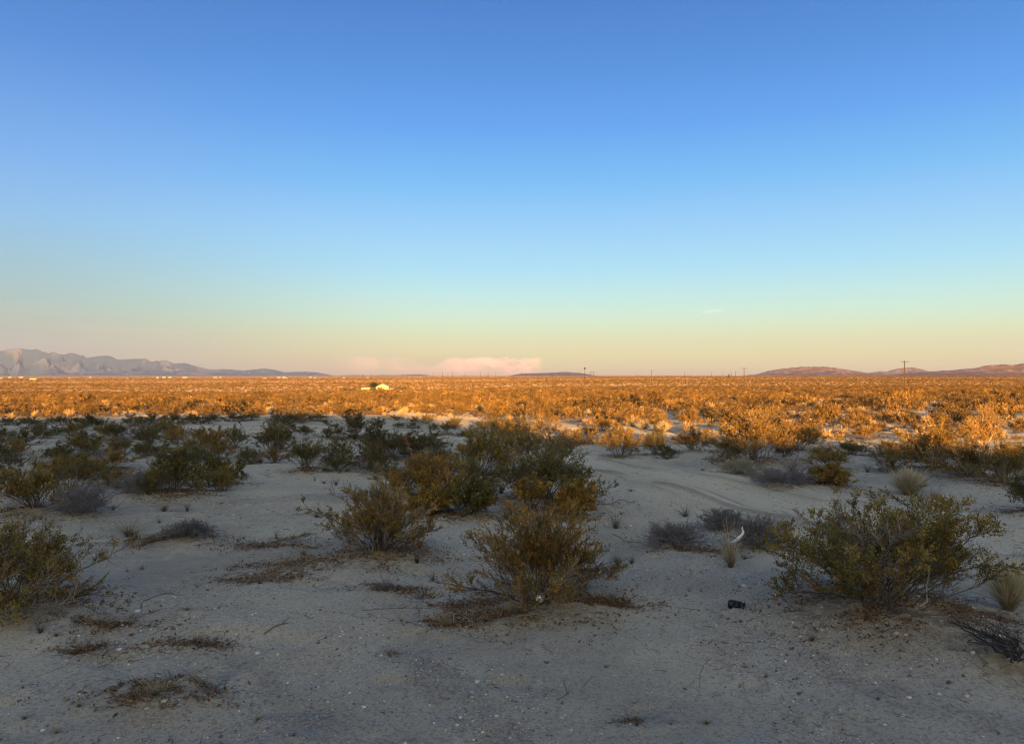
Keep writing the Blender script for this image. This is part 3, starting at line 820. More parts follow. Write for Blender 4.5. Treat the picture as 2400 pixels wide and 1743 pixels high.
# ------------------------------------------------------------------ the low hill behind the camera whose shade covers the near ground
def build_hill():
    edge = [(-200, 984), (0, 980), (400, 976), (640, 972), (880, 973), (1000, 984), (1100, 1004), (1200, 1020), (1300, 1027), (1500, 1028), (1770, 1032), (2200, 1060), (2400, 1066), (2900, 1070)]
    yr = -26.0
    ex, ez = [], []
    for px, py in edge:
        p = hit(px, py)
        t = (p[1] - yr) / -TO_SUN[1]
        ex.append(p[0] + TO_SUN[0] * t); ez.append(p[2] + TO_SUN[2] * t)
    o = np.argsort(ex); ex = np.array(ex)[o]; ez = np.array(ez)[o]
    xs = np.linspace(-160, 200, 721); ys = np.linspace(-7, -75, 90)
    X, Y = np.meshgrid(xs, ys)
    crest = np.interp(X, ex, ez)
    crest = np.where(X < ex[0], ez[0] * np.clip(1 - (ex[0] - X) / 140, 0.2, 1), crest)
    crest = np.where(X > ex[-1], ez[-1] * np.clip(1 - (X - ex[-1]) / 140, 0.2, 1), crest)
    crest = crest + 0.10 * fbm(X / 3.1, Y * 0, 3, 71)
    prof = np.where(Y > yr, sstep(Y, -7, yr) ** 0.8, 1 - sstep(Y, yr - 1, -75))
    Z = crest * prof + 0.12 * fbm(X / 4, Y / 4, 3, 77) * prof * (1 - prof) * 4 - 0.4 * (1 - prof) - 0.1
    nr, na = X.shape
    v = np.stack([X, Y, Z], -1).reshape(-1, 3)
    i = np.arange(nr - 1)[:, None] * na; j = np.arange(na - 1)[None]
    q = np.stack([i + j, i + j + 1, i + na + j + 1, i + na + j], -1).reshape(-1, 4)[:, ::-1]
    tag(link('hill', mesh_from('hill', v, q, mats=[M_SAND], smooth=True)), 'low sandy ridge behind the viewpoint', None, None, 'structure')
build_hill()

# ------------------------------------------------------------------ far mountains and hills
M_ROCK = tint_material('mountain_rock', 0.95, 0.0, 0.0, 0.05)
HAZED_ROCK = (np.array([0.036, 0.070, 0.165]), np.array([0.118, 0.135, 0.205]))  # haze blue and sunlit ridge tone put into the rock colours
def ridge_noise(x, y, seed, oct=5):
    s, a, w_ = 0, 1.0, 1.0
    for i in range(oct):
        n = 1 - np.abs(vnoise(x * 2 ** i + 3.7 * i, y * 2 ** i, seed + i))
        n = n * n * w_
        s = s + a * n; w_ = np.clip(n * 1.6, 0, 1); a *= 0.5
    return s / 1.9
def massif(name, prof, dist, depth, mat, label, seed, rough=0.5, fs=1.0, nx=420, ny=70, cols=None):
    """a mountain chain whose crest follows (pixel x, pixel y) at a given distance, with spurs running down towards the plain"""
    px = np.array([p[0] for p in prof], float); py = np.array([p[1] for p in prof], float)
    pxs = np.linspace(px[0], px[-1], nx)
    hgt = (HZ - np.interp(pxs, px, py)) / F * dist + EYE
    xs = (pxs - CX) / F * dist
    vs = np.linspace(0, 1, ny)                      # 0 foot on this side, .62 crest, 1 far foot
    X, V = np.meshgrid(xs, vs)
    Hh = np.repeat(hgt[None], ny, 0)
    crest_y = 0.62
    Y = dist + (V - crest_y) * depth
    Hm = max(hgt.max(), 1)
    up = np.clip(V / crest_y, 0, 1); dn = np.clip((1 - V) / (1 - crest_y), 0, 1)
    s = np.where(V < crest_y, up ** 1.15, dn ** 0.9)
    wa = fbm(X / (Hm * 1.6), Y / (Hm * 1.6), 3, seed + 40)
    sk = X + (V - crest_y) * depth * 0.45 + Hm * 0.55 * wa
    Yw = Y + Hm * 0.6 * fbm(X / (Hm * 1.3) + 9, Y / (Hm * 1.3), 3, seed + 50)
    rn = ridge_noise(sk / (Hm * 1.5 * fs), Yw / (Hm * 2.4 * fs), seed)
    rn2 = ridge_noise(sk / (Hm * 0.45 * fs), Yw / (Hm * 0.75 * fs), seed + 20, 5)
    mod = 1 - rough * (1 - s ** 6) * (1.15 - rn * 1.25) - 0.35 * rough * (1 - s ** 10) * (1 - rn2)
    Z = Hh * s * np.clip(mod, 0.02, 1.2) + Hh * (0.05 * (rn2 - 0.6) + 0.032 * fbm(sk / (Hm * 0.22), Y / (Hm * 0.8), 4, seed + 5, 0.65)) * sstep(s, 0.75, 1.0)
    base = -9.0
    Z = np.where(s <= 0.001, base, Z + base * (1 - s))
    v = np.stack([X, Y, Z], -1).reshape(-1, 3)
    i = np.arange(ny - 1)[:, None] * nx; j = np.arange(nx - 1)[None]
    q = np.stack([i + j, i + j + 1, i + nx + j + 1, i + nx + j], -1).reshape(-1, 4)
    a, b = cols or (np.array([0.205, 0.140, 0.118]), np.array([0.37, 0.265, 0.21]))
    ridge_light = sstep(0.40 * rn + 0.65 * rn2 + 0.25 * fbm(X / (Hm * 0.5), Y / (Hm * 0.7), 3, seed + 9), 0.35, 0.85) * sstep(s, 0.05, 0.75)  # paler ridges paint sunlit highlights into the rock colour
    c = np.asarray(a) * (1 - ridge_light[..., None]) + np.asarray(b) * ridge_light[..., None]
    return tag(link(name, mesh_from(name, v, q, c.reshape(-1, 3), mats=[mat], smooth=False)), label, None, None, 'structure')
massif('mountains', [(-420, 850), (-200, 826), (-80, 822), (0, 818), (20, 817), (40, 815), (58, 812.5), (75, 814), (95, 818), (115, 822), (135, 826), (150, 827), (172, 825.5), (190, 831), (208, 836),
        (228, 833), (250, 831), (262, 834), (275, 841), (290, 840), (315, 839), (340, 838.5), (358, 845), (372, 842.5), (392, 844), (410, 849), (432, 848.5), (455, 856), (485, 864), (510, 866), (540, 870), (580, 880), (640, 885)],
       21000, 3600, M_ROCK, 'jagged pale blue mountain range along the horizon at the left', 101, 0.95, 0.7, 760, 160, HAZED_ROCK)
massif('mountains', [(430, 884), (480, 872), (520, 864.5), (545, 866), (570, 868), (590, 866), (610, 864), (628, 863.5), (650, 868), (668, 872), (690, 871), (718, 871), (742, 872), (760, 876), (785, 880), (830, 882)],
       23000, 3200, M_ROCK, 'lower hazy range tapering off right of the jagged pale mountains', 131, 0.9, 0.8, 400, 80, HAZED_ROCK)
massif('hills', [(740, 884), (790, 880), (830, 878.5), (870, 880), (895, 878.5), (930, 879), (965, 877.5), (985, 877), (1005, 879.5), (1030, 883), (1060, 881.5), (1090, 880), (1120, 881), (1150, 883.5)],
       23500, 2500, M_ROCK, 'faint low hills under the pink cloud bank', 141, 0.5, 1.0, 240, 30, HAZED_ROCK)
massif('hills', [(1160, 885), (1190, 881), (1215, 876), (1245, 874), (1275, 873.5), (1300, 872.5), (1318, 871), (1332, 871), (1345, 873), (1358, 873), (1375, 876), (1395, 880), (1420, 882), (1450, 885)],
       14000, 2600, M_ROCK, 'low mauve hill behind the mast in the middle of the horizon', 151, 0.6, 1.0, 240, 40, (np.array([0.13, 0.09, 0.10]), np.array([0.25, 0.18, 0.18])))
massif('hills', [(1460, 884), (1485, 881.5), (1500, 880), (1515, 881), (1535, 882), (1550, 880.5), (1570, 880), (1600, 884)],
       7000, 900, M_ROCK, 'tiny pair of dark hillocks on the horizon behind a utility pole', 156, 0.4, 1.0, 160, 30)
massif('hills', [(1740, 884), (1770, 878), (1800, 869), (1830, 864), (1860, 860.5), (1880, 859), (1900, 860), (1920, 858.5), (1940, 860), (1960, 862), (1985, 866), (2010, 870), (2040, 875), (2080, 880)],
       8500, 2200, M_ROCK, 'long rose-brown hill on the horizon right of the middle pole', 161, 0.5, 1.6, 400, 80)
massif('hills', [(1830, 884), (1860, 873), (1890, 866), (1915, 862), (1935, 861.5), (1960, 864), (1990, 868), (2015, 872), (2050, 879), (2075, 882)],
       6800, 1500, M_ROCK, 'darker spur in front of the long rose-brown hill', 166, 0.5, 1.6, 340, 70)
massif('hills', [(2010, 884), (2035, 874), (2060, 869), (2080, 870), (2100, 864), (2120, 860.5), (2140, 860), (2160, 864), (2175, 870), (2200, 880)],
       11000, 2000, M_ROCK, 'mauve dome-shaped hill behind the tallest utility pole', 171, 0.5, 1.0, 260, 50)
massif('hills', [(2060, 884), (2120, 876), (2180, 869.5), (2230, 867), (2280, 862.5), (2320, 855.5), (2360, 852), (2375, 853), (2395, 850), (2430, 848), (2480, 847), (2560, 856), (2680, 868), (2800, 880)],
       4200, 1500, M_ROCK, 'brown slope rising to the right edge of the horizon', 181, 0.45, 1.8, 420, 70)
massif('hills', [(2150, 884), (2230, 878), (2300, 872), (2350, 866), (2400, 860), (2450, 857), (2520, 860), (2600, 872)],
       3300, 900, M_ROCK, 'nearer ruddy rise below the brown slope at the right edge', 186, 0.5, 0.9, 260, 50)

# ------------------------------------------------------------------ plants: shapes placed
def dims(c, p):
    return (c[4] - c[3]) / F * p[1], (c[2] - c[5]) / F * p[1]
MID = {}
for t_ in 'odby':
    MID[t_] = [shrub_meshes('creosote_' + t_ + str(i), seed=200 + ord(t_) * 7 + i, W=1.3, H=0.85, ns=34, n1=11, n2=5, nl=15, leaf=0.021, tint=t_, low=0.15 + 0.15 * i, r0=0.007, twig=0.0016) for i in range(3)]
def bare_mesh(name, seed, W, H, ns=70, n1=7, n2=4, low=0.15, dark=True, r0=0.003, twig=0.0012, lean=(0, 0), reach=1.0):
    st, _ = shrub(seed=seed, W=W, H=H, ns=ns, n1=n1, n2=n2, nl=0, low=low, r0=r0, twig=twig, lean=lean, pale=0.04, reach=reach, trim=3)
    c = st[2] * 0 + np.array([0.05, 0.047, 0.052] if n1 == 5 else [0.175, 0.17, 0.175] if dark else [0.27, 0.26, 0.20])
    c *= np.random.default_rng(seed).uniform(0.75, 1.25, (len(c), 1))
    return mesh_from(name, st[0], st[1], c, mats=[M_STEM])
TUFTS = {
    's': [mesh_from('straw_tuft%d' % i, *tuft(300 + i, 0.5, 0.4, 150, 0.003, (0.40, 0.34, 0.20), (0.14, 0.12, 0.10), 0.95), mats=[M_STRAW]) for i in range(3)],
    'w': [mesh_from('brown_tuft%d' % i, *tuft(310 + i, 0.5, 0.26, 130, 0.003, (0.26, 0.20, 0.11), (0.10, 0.08, 0.06), 0.97), mats=[M_STRAW]) for i in range(2)],
    'g': [mesh_from('grey_tuft%d' % i, *tuft(320 + i, 0.5, 0.4, 70, 0.0032, (0.17, 0.16, 0.15), (0.08, 0.075, 0.07), 0.95), mats=[M_STEM]) for i in range(3)],
    'd': [mesh_from('green_tuft0', *tuft(330, 0.5, 0.5, 120, 0.006, (0.06, 0.065, 0.03), (0.05, 0.045, 0.03), 0.7), mats=[M_STEM])],
}
NEAR_OPT = {   # index in CAT: options for the shapes looked at closely
    0: dict(trim=0.4, leafy=0.78, ns=60, n1=13, n2=6, nl=22, leaf=0.0145, low=0.22, r0=0.0065, pale=0.12, reach=0.95),
    1: dict(ns=56, n1=12, n2=6, nl=19, leaf=0.0125, low=0.25, r0=0.0055, pale=0.18),
    2: dict(ns=66, n1=11, n2=5, nl=16, leaf=0.0125, low=0.25, r0=0.0055, pale=0.2, leafy=0.8, extra=[(-0.66, -0.1, 0.42), (-0.5, 0.1, 0.50)]),
    3: dict(ns=56, n1=12, n2=6, nl=18, leaf=0.0135, low=0.12, r0=0.007, pale=0.25, leafy=0.62, extra=[(0.80, 0.1, 0.36), (0.70, -0.25, 0.12), (0.50, -0.40, 0.05), (0.32, -0.5, 0.06)]),
    4: dict(ns=44, n1=10, n2=5, nl=16, leaf=0.0165, low=0.2),
    9: dict(leafy=0.9), 12: dict(ns=16, low=0.6), 8: dict(low=0.6, ns=38),
}
def place(o, p, rz=0.0, s=(1, 1, 1)):
    o.location = (float(p[0]), float(p[1]), gz(p[0], p[1])); o.rotation_euler = (0, 0, rz); o.scale = s
pick = np.random.default_rng(11)
for i, (c, p) in enumerate(zip(CAT, CAT_XYZ)):
    kind, tint, label = c[0], c[6], c[7]
    Wd, Hd = dims(c, p)
    if kind in 'NM':
        root = D.objects.new('creosote_bush', None); COL.objects.link(root)
        root.empty_display_size = 0.2
        tag(root, label, 'bush', GS)
        if kind == 'N':
            Hd = Hd * 0.95 - 0.02; Wd = Wd * (0.88 if p[1] < 9 else 1.0)
            opt = dict(ns=42, n1=11, n2=5, nl=16, leaf=0.0165 if p[1] < 9 else 0.020, low=0.2, r0=0.006, twig=0.0012 if p[1] < 7 else 0.0016)
            opt.update(NEAR_OPT.get(i, {}))
            a, b = shrub_meshes('creosote', seed=500 + i, W=Wd, H=Hd, tint=tint, **opt)
            place(root, (0.45 * p[0] + 0.55 * ((c[3] + c[4]) / 2 - CX) / F * p[1], p[1]))
        else:
            a, b = MID[tint][pick.integers(0, 3)]
            place(root, p, pick.uniform(0, 6.28), (Wd / 1.3 * 1.12, Wd / 1.3 * 1.12, Hd / 0.85 * 0.95))
        link('branches', a, root); link('foliage', b, root)
    elif kind == 'G':
        me = bare_mesh('bare_shrub', 700 + i, Wd, Hd * 0.82, dark=tint != 'p', twig=0.0010 + 0.00010 * p[1], r0=0.0024 if 'fallen' not in label else 0.009,
                       ns=(90 if Wd > 0.3 else 40) if 'fallen' not in label else 20, n1=7 if 'fallen' not in label else 5, n2=4 if 'fallen' not in label else 3,
                       low=0.15 if 'fallen' not in label else 0.5, lean=(-1.6, 0.1) if 'fallen' in label else (0, 0))
        o = link('bare_shrub', me); place(o, p); tag(o, label, 'shrub', GD)
    elif kind == 'S':
        if tint == 't':
            v, q, cc = tuft(800 + i, Wd, Hd, 90, 0.0022, (0.50, 0.41, 0.24), (0.14, 0.12, 0.10), 0.94)
            v2, q2, c2 = tuft(900 + i, Wd * 0.9, Hd * 0.5, 260, 0.0022, (0.40, 0.33, 0.20), (0.12, 0.10, 0.09), 0.92)
            vv, qq = join([(v, q), (v2, q2)]); cc = np.concatenate([cc, c2])
        else:
            vv, qq, cc = tuft(800 + i, Wd, Hd, 1200 if p[1] < 12 else 500, 0.0016 + 0.00025 * p[1], (0.52, 0.45, 0.29), (0.13, 0.125, 0.12), 0.9)
        o = link('straw_clump', mesh_from('straw_clump', vv, qq, cc, mats=[M_STRAW])); place(o, p); tag(o, label, 'grass clump', GM)
    else:
        me = TUFTS[tint][pick.integers(0, len(TUFTS[tint]))]
        o = link('dead_tuft', me); place(o, p, pick.uniform(0, 6.28), (Wd / 0.5, Wd / 0.5, Hd / 0.36)); tag(o, label, 'tuft', GT)

# many alike dead sprigs dotted over the shaded sand
def build_sprigs():
    r = np.random.default_rng(19); n = 0
    taken = [(p[0], p[1], (c[4] - c[3]) / F * p[1] * 0.5) for c, p in zip(CAT, CAT_XYZ)]
    while n < 110:
        y = 6.5 * (36 / 6.5) ** r.random(); x = r.uniform(-0.66, 0.66) * y
        if abs(float(road_dist(np.array([x]), np.array([y]))[0])) < 1.3 or any((x - a) ** 2 + (y - b) ** 2 < (c_ + 0.1) ** 2 for a, b, c_ in taken): continue
        kind = 'gggw'[r.integers(0, 4)]
        me = TUFTS[kind][r.integers(0, len(TUFTS[kind]))]
        o = D.objects.new('dead_sprig', me); COL.objects.link(o)
        s = r.lognormal(-0.75, 0.45) * (0.7 + y / 30)
        place(o, (x, y), r.uniform(0, 6.28), (s, s, s * r.uniform(0.5, 1.0)))
        tag(o, 'one of many alike small dead sprigs dotted over the shaded sand', 'sprig', 'small dead sprigs over the shaded sand')
        n += 1
build_sprigs()

# low mats of dead grass along the hummocks
def grass_mat(pxs, width, n, label, straw=0.35, hgt=0.05):
    r = np.random.default_rng(len(label) * 3 + n)
    C = np.array([hit(a, b)[:2] for a, b in pxs]); t = r.random(n) * (len(C) - 1); i = np.clip(t.astype(int), 0, len(C) - 2); u = (t - i)[:, None]
    mid = C[i] + (C[i + 1] - C[i]) * u
    wn = width * (0.35 + 0.65 * np.sin(np.clip(t / (len(C) - 1), 0.03, 0.97) * math.pi)) * (1 + 0.4 * vnoise(t * 2.3, t * 0 + n, 3))
    xy = mid + r.standard_t(3, size=(n, 2)) * wn[:, None] * 0.42
    keep = fbm(xy[:, 0] / 0.16, xy[:, 1] / 0.12, 2, 71) > -0.2; xy = xy[keep]; n = len(xy)
    o0 = np.array([C[:, 0].mean(), C[:, 1].mean(), 0.0]); o0[2] = gz(o0[0], o0[1])
    L = hgt * r.lognormal(0, 0.45, n)
    K = 3
    d = unit(np.column_stack([r.normal(size=(n, 2)) * 0.9, r.random(n) * 0.9]))
    z = ground_z(xy[:, 0], xy[:, 1])
    P = np.column_stack([xy, z])[:, None] + d[:, None] * (np.linspace(0, 1, K)[None, :, None] * L[:, None, None]) - o0
    P[:, 2, 2] -= L * 0.15
    sd = unit(np.cross(d, r.normal(size=(n, 3))))
    wv = 0.0022 * np.linspace(1, 0.4, K)[None, :, None]
    v = np.stack([P - sd[:, None] * wv, P + sd[:, None] * wv], 2).reshape(-1, 3)
    m = np.arange(n)[:, None] * K * 2; k = np.arange(K - 1)[None] * 2
    q = np.stack([m + k, m + k + 1, m + k + 3, m + k + 2], -1).reshape(-1, 4)
    c = np.where(r.random((n, 1)) < straw, np.array([[0.44, 0.36, 0.21]]), np.array([[0.15, 0.105, 0.065]])) * r.uniform(0.6, 1.3, (n, 1))
    o = link('grass_mat', mesh_from('grass_mat', v, q, np.repeat(c, K * 2, 0), mats=[M_STRAW]), None, o0)
    tag(o, label, 'dead grass', 'mats of dead grass on the sand')
grass_mat([(800, 1300), (740, 1318), (690, 1335), (640, 1352), (585, 1372)], 0.24, 2600, 'long curved mat of brown dead grass left of the twiggy rust-brown bush')
grass_mat([(725, 1250), (670, 1262), (620, 1282), (575, 1296)], 0.16, 900, 'thin curved mat of dead grass behind the long curved one', 0.25)
grass_mat([(490, 1252), (440, 1266), (390, 1276), (335, 1285)], 0.18, 1000, 'dark mat of dead twigs and grass between the two left bushes', 0.1, 0.06)
grass_mat([(1185, 1452), (1130, 1458), (1080, 1466), (1030, 1474)], 0.13, 1200, 'brown grass mat below the bush with the silver can')
grass_mat([(1470, 1432), (1430, 1430), (1385, 1424)], 0.08, 700, 'reddish-brown leaf mat right of the foot of the bush with the can', 0.1)
grass_mat([(480, 1640), (420, 1626), (370, 1640), (320, 1664)], 0.14, 1500, 'dark dead grass mat with straw tips, low on the left', 0.3, 0.045)
grass_mat([(315, 1466), (250, 1474), (175, 1466)], 0.05, 600, 'narrow strip of brown litter below the straggly left-edge bush', 0.08, 0.03)
grass_mat([(250, 1512), (210, 1524), (165, 1532)], 0.04, 300, 'short strip of brown litter under the narrow one', 0.08, 0.03)
grass_mat([(500, 1512), (455, 1505), (415, 1504)], 0.06, 450, 'small heap of dark brown leaves alone on the open sand', 0.05, 0.035)
grass_mat([(960, 1400), (920, 1386), (870, 1392)], 0.10, 600, 'scatter of brown litter round the dead grey tuft', 0.15, 0.04)
grass_mat([(985, 1512), (950, 1522), (910, 1536)], 0.07, 240, 'disturbed patch of clods and litter on the open sand, centre', 0.1, 0.03)
grass_mat([(2380, 1478), (2300, 1466), (2240, 1462)], 0.08, 500, 'brown litter line trailing right from the large olive bush', 0.1, 0.04)
grass_mat([(1525, 1280), (1600, 1290), (1650, 1300)], 0.12, 450, 'litter under the low fan of bare twigs', 0.15, 0.04)

# small dark bushes that fill the shaded sand between the ones told apart above
def build_fillers():
    r = np.random.default_rng(29); n = 0
    taken = [(p[0], p[1], (c[4] - c[3]) / F * p[1] * 0.5) for c, p in zip(CAT, CAT_XYZ) if c[0] in 'NMGS']
    while n < 112:
        px, py = r.uniform(-20, 1230), 990 + 165 * r.random() ** 1.5
        if r.random() < 0.25: px, py = r.uniform(1400, 2420), r.uniform(1030, 1110)
        p = hit(px, py)
        if abs(float(road_dist(p[0:1], p[1:2])[0])) < 1.6: continue
        wd = r.uniform(0.28, 0.8)
        if any((p[0] - a) ** 2 + (p[1] - b) ** 2 < (c_ * 0.8 + wd * 0.4) ** 2 for a, b, c_ in taken): continue
        taken.append((p[0], p[1], wd * 0.5))
        a, b = MID['ddob'[r.integers(0, 4)]][r.integers(0, 3)]
        root = D.objects.new('creosote_bush', None); COL.objects.link(root)
        place(root, p, r.uniform(0, 6.28), (wd / 1.2, wd / 1.2, wd * r.uniform(0.5, 0.75) / 0.85))
        tag(root, 'one of many alike small dark bushes filling the shaded sand between larger ones', 'bush', 'small bushes filling the shaded sand')
        link('branches', a, root); link('foliage', b, root); n += 1
build_fillers()

# tall dead flower stalk with a rusty tip
def build_stalk():
    p = hit(958, 1170)
    s = p[1] / F
    pts = np.array([[0, 0, 0], [3, 0, 30], [-2, 2, 60], [8, 3, 90], [2, 0, 118], [-10, -2, 138]], float) * s
    t = np.linspace(0, 1, 26); k = np.linspace(0, 1, len(pts))
    P = np.stack([np.interp(t, k, pts[:, d]) for d in range(3)], 1)[None]
    root = D.objects.new('dead_stalk', None); COL.objects.link(root); place(root, p)
    tag(root, 'tall thin dead stalk with rusty dried flowers at its tip, left of the central clump', 'stalk')
    r = np.random.default_rng(5)
    B, sf = sprout(r, P, 26, 0.42, 1.0, 0.10, 0.8, 0.1, 4)
    v, q = join([tubes(P, np.linspace(0.005, 0.002, 26)[None], 5), tubes(B, np.linspace(0.0022, 0.0012, 4)[None].repeat(len(B), 0), 3)])
    link('stem', mesh_from('stalk_stem', v, q, np.tile([[0.30, 0.20, 0.13]], (len(v), 1)), mats=[M_STEM]), root)
    A, T = along(B, r.uniform(0.2, 1, (len(B), 14)))
    keep = (np.repeat(sf, 14).reshape(-1, 14) > 0.78)
    A = A[keep]; n = len(A)
    ax = unit(r.normal(size=(n, 3))); sd = unit(np.cross(ax, unit(r.normal(size=(n, 3))))); l = 0.020 * r.uniform(0.6, 1.4, (n, 1))
    lv = np.stack([A - ax * l * 0.5, A + sd * l * 0.35, A + ax * l * 0.5, A - sd * l * 0.35], 1).reshape(-1, 3)
    link('dried_flowers', mesh_from('stalk_flowers', lv, np.arange(n * 4).reshape(-1, 4), np.repeat(np.array([[0.42, 0.14, 0.05]]) * r.uniform(0.6, 1.3, (n, 1)), 4, 0), mats=[M_LEAF]), root)
build_stalk()

# small tree with a pale twisted trunk, right middle
def build_tree():
    p = hit(2307, 1088)
    s = p[1] / F
    root = D.objects.new('small_tree', None); COL.objects.link(root); place(root, p)
    tag(root, 'small desert tree with a pale forked trunk and orange sunlit crown', 'tree')
    r = np.random.default_rng(77)
    def pl(pts, K=12):
        pts = np.array(pts, float) * s; k = np.linspace(0, 1, len(pts)); t = np.linspace(0, 1, K)
        return np.stack([np.interp(t, k, pts[:, d]) for d in range(3)], 1)
    T0 = np.stack([pl([[0, 0, -3], [0, 0, 22], [-2, 0, 40], [-6, 4, 56], [-18, 6, 84]]), pl([[0, 0, 20], [3, 2, 38], [8, -3, 52], [20, -6, 78], [24, -4, 100]]),
                   pl([[-1, 0, 30], [-4, 4, 44], [2, 10, 70], [4, 14, 104], [6, 12, 118]]), pl([[-2, 0, 40], [-14, -4, 52], [-30, -6, 60], [-40, -8, 72], [-44, -6, 84]])])
    B1, _ = sprout(r, T0, 16, 0.45, 1.0, 0.32, 0.8, 0.2, 6)
    B2, _ = sprout(r, B1, 9, 0.2, 1.0, 0.17, 0.9, 0.15, 5)
    v, q = join([tubes(T0, np.linspace(0.024, 0.007, 12)[None].repeat(4, 0), 7), tubes(B1, np.linspace(0.006, 0.003, 6)[None].repeat(len(B1), 0), 4), tubes(B2, np.linspace(0.0028, 0.0018, 5)[None].repeat(len(B2), 0), 3)])
    link('trunk', mesh_from('tree_trunk', v, q, np.tile([[0.42, 0.35, 0.27]], (len(v), 1)), mats=[M_STEM]), root)
    A, T = along(B2, r.uniform(0.1, 1, (len(B2), 16)))
    A = A.reshape(-1, 3) + r.normal(size=(A.size // 3, 3)) * 0.014; n = len(A)
    ax = unit(r.normal(size=(n, 3))); sd = unit(np.cross(ax, unit(r.normal(size=(n, 3))))); l = 0.024 * r.uniform(0.6, 1.4, (n, 1))
    lv = np.stack([A - ax * l * 0.5, A + sd * l * 0.25, A + ax * l * 0.5, A - sd * l * 0.25], 1).reshape(-1, 3)
    pal = np.array(PAL['b'])[r.integers(0, 4, n)] * r.uniform(0.7, 1.3, (n, 1))
    link('crown', mesh_from('tree_crown', lv, np.arange(n * 4).reshape(-1, 4), np.repeat(pal, 4, 0), mats=[M_LEAF]), root)
build_tree()

# ------------------------------------------------------------------ the sunlit plain: 300 bushes and 300 straw clumps by themselves, the rest as one mass
FAR_C = [shrub_single('creosote_far%d' % i, seed=40 + i, W=1.35, H=0.78, ns=20, n1=7, n2=3, nl=6, leaf=0.062, tint='ffbff'[i % 5], low=0.12 + 0.08 * i, r0=0.008, twig=0.003) for i in range(5)]
FAR_S = [mesh_from('straw_far%d' % i, *tuft(60 + i, 0.55, 0.42, 150, 0.009, (0.64, 0.46, 0.21), (0.36, 0.26, 0.13), 0.75, 3), mats=[M_STRAW]) for i in range(3)]
def scatter_points():
    r = np.random.default_rng(3)
    out = []
    for lo, hi, dens in ((15, 60, 0.80), (60, 160, 0.55), (160, 420, 0.34), (420, 900, 0.11), (900, 2600, 0.022), (2600, 6500, 0.0022)):
        half = 0.72
        n = int(half * (hi ** 2 - lo ** 2) * dens)
        y = np.sqrt(r.uniform(lo ** 2, hi ** 2, n)); x = r.uniform(-half, half, n) * y
        out.append(np.stack([x, y], 1))
    P = np.concatenate(out)
    x, y = P[:, 0], P[:, 1]
    # only beyond the shade's edge, off the track, thinned by patches
    ex = np.interp(CX + F * x / y, [0, 640, 900, 1150, 1350, 1600, 1800, 2400], [980, 974, 977, 984, 994, 1008, 1026, 1040])
    z = g0(x, y)
    py = HZ - F * (z - EYE) / y
    ok = (py < ex) & ((np.abs(road_dist(x, y)) > 1.7) | (y > 60))
    patch = fbm(x / 9, y / 9, 3, 91)
    ok &= (patch > -0.75) | (y > 300)
    bare = fbm(x / 30 + 3, y / 7, 2, 95)
    ok &= ~((bare > 0.85) & (y < 120))
    P, patch = P[ok], patch[ok]
    return P, patch, r
PTS, PATCH, rs = scatter_points()
isS = rs.random(len(PTS)) < 0.58 + 0.18 * np.clip(PATCH, -1, 1)
zz = ground_z(PTS[:, 0], PTS[:, 1])
big = rs.lognormal(0, 0.33, len(PTS))
size = np.where(isS, 0.72 * big, 0.76 * big)
size = np.clip(size, 0.3, 1.9)
size *= np.interp(PTS[:, 1], [0, 25, 70, 420, 900, 2600, 6500], [0.78, 0.78, 1.0, 1.0, 1.25, 1.7, 2.6])
rot = rs.uniform(0, 6.28, len(PTS)); flat = rs.uniform(0.75, 1.15, len(PTS))
app = size / PTS[:, 1]
rest = []
for flag, meshes, nm, label, cat, grp in (
        (False, FAR_C, 'creosote_bush', 'one of many alike orange-brown creosote bushes scattered over the sunlit plain', 'bush', 'creosote bushes on the sunlit plain'),
        (True, FAR_S, 'straw_clump', 'one of many alike bright straw clumps scattered over the sunlit plain', 'grass clump', 'straw clumps on the sunlit plain')):
    idx = np.where(isS == flag)[0]
    idx = idx[np.argsort(-app[idx])]
    n_own = 96 if not flag else 285
    for k, i in enumerate(idx[:n_own]):
        o = D.objects.new(nm, meshes[k % len(meshes)]); COL.objects.link(o)
        o.location = (PTS[i, 0], PTS[i, 1], zz[i] - 0.02); o.rotation_euler = (0, 0, rot[i])
        s = size[i]; o.scale = (s, s, s * flat[i])
        o['label'] = label; o['category'] = cat; o['group'] = grp
    rest.append(idx[n_own:])

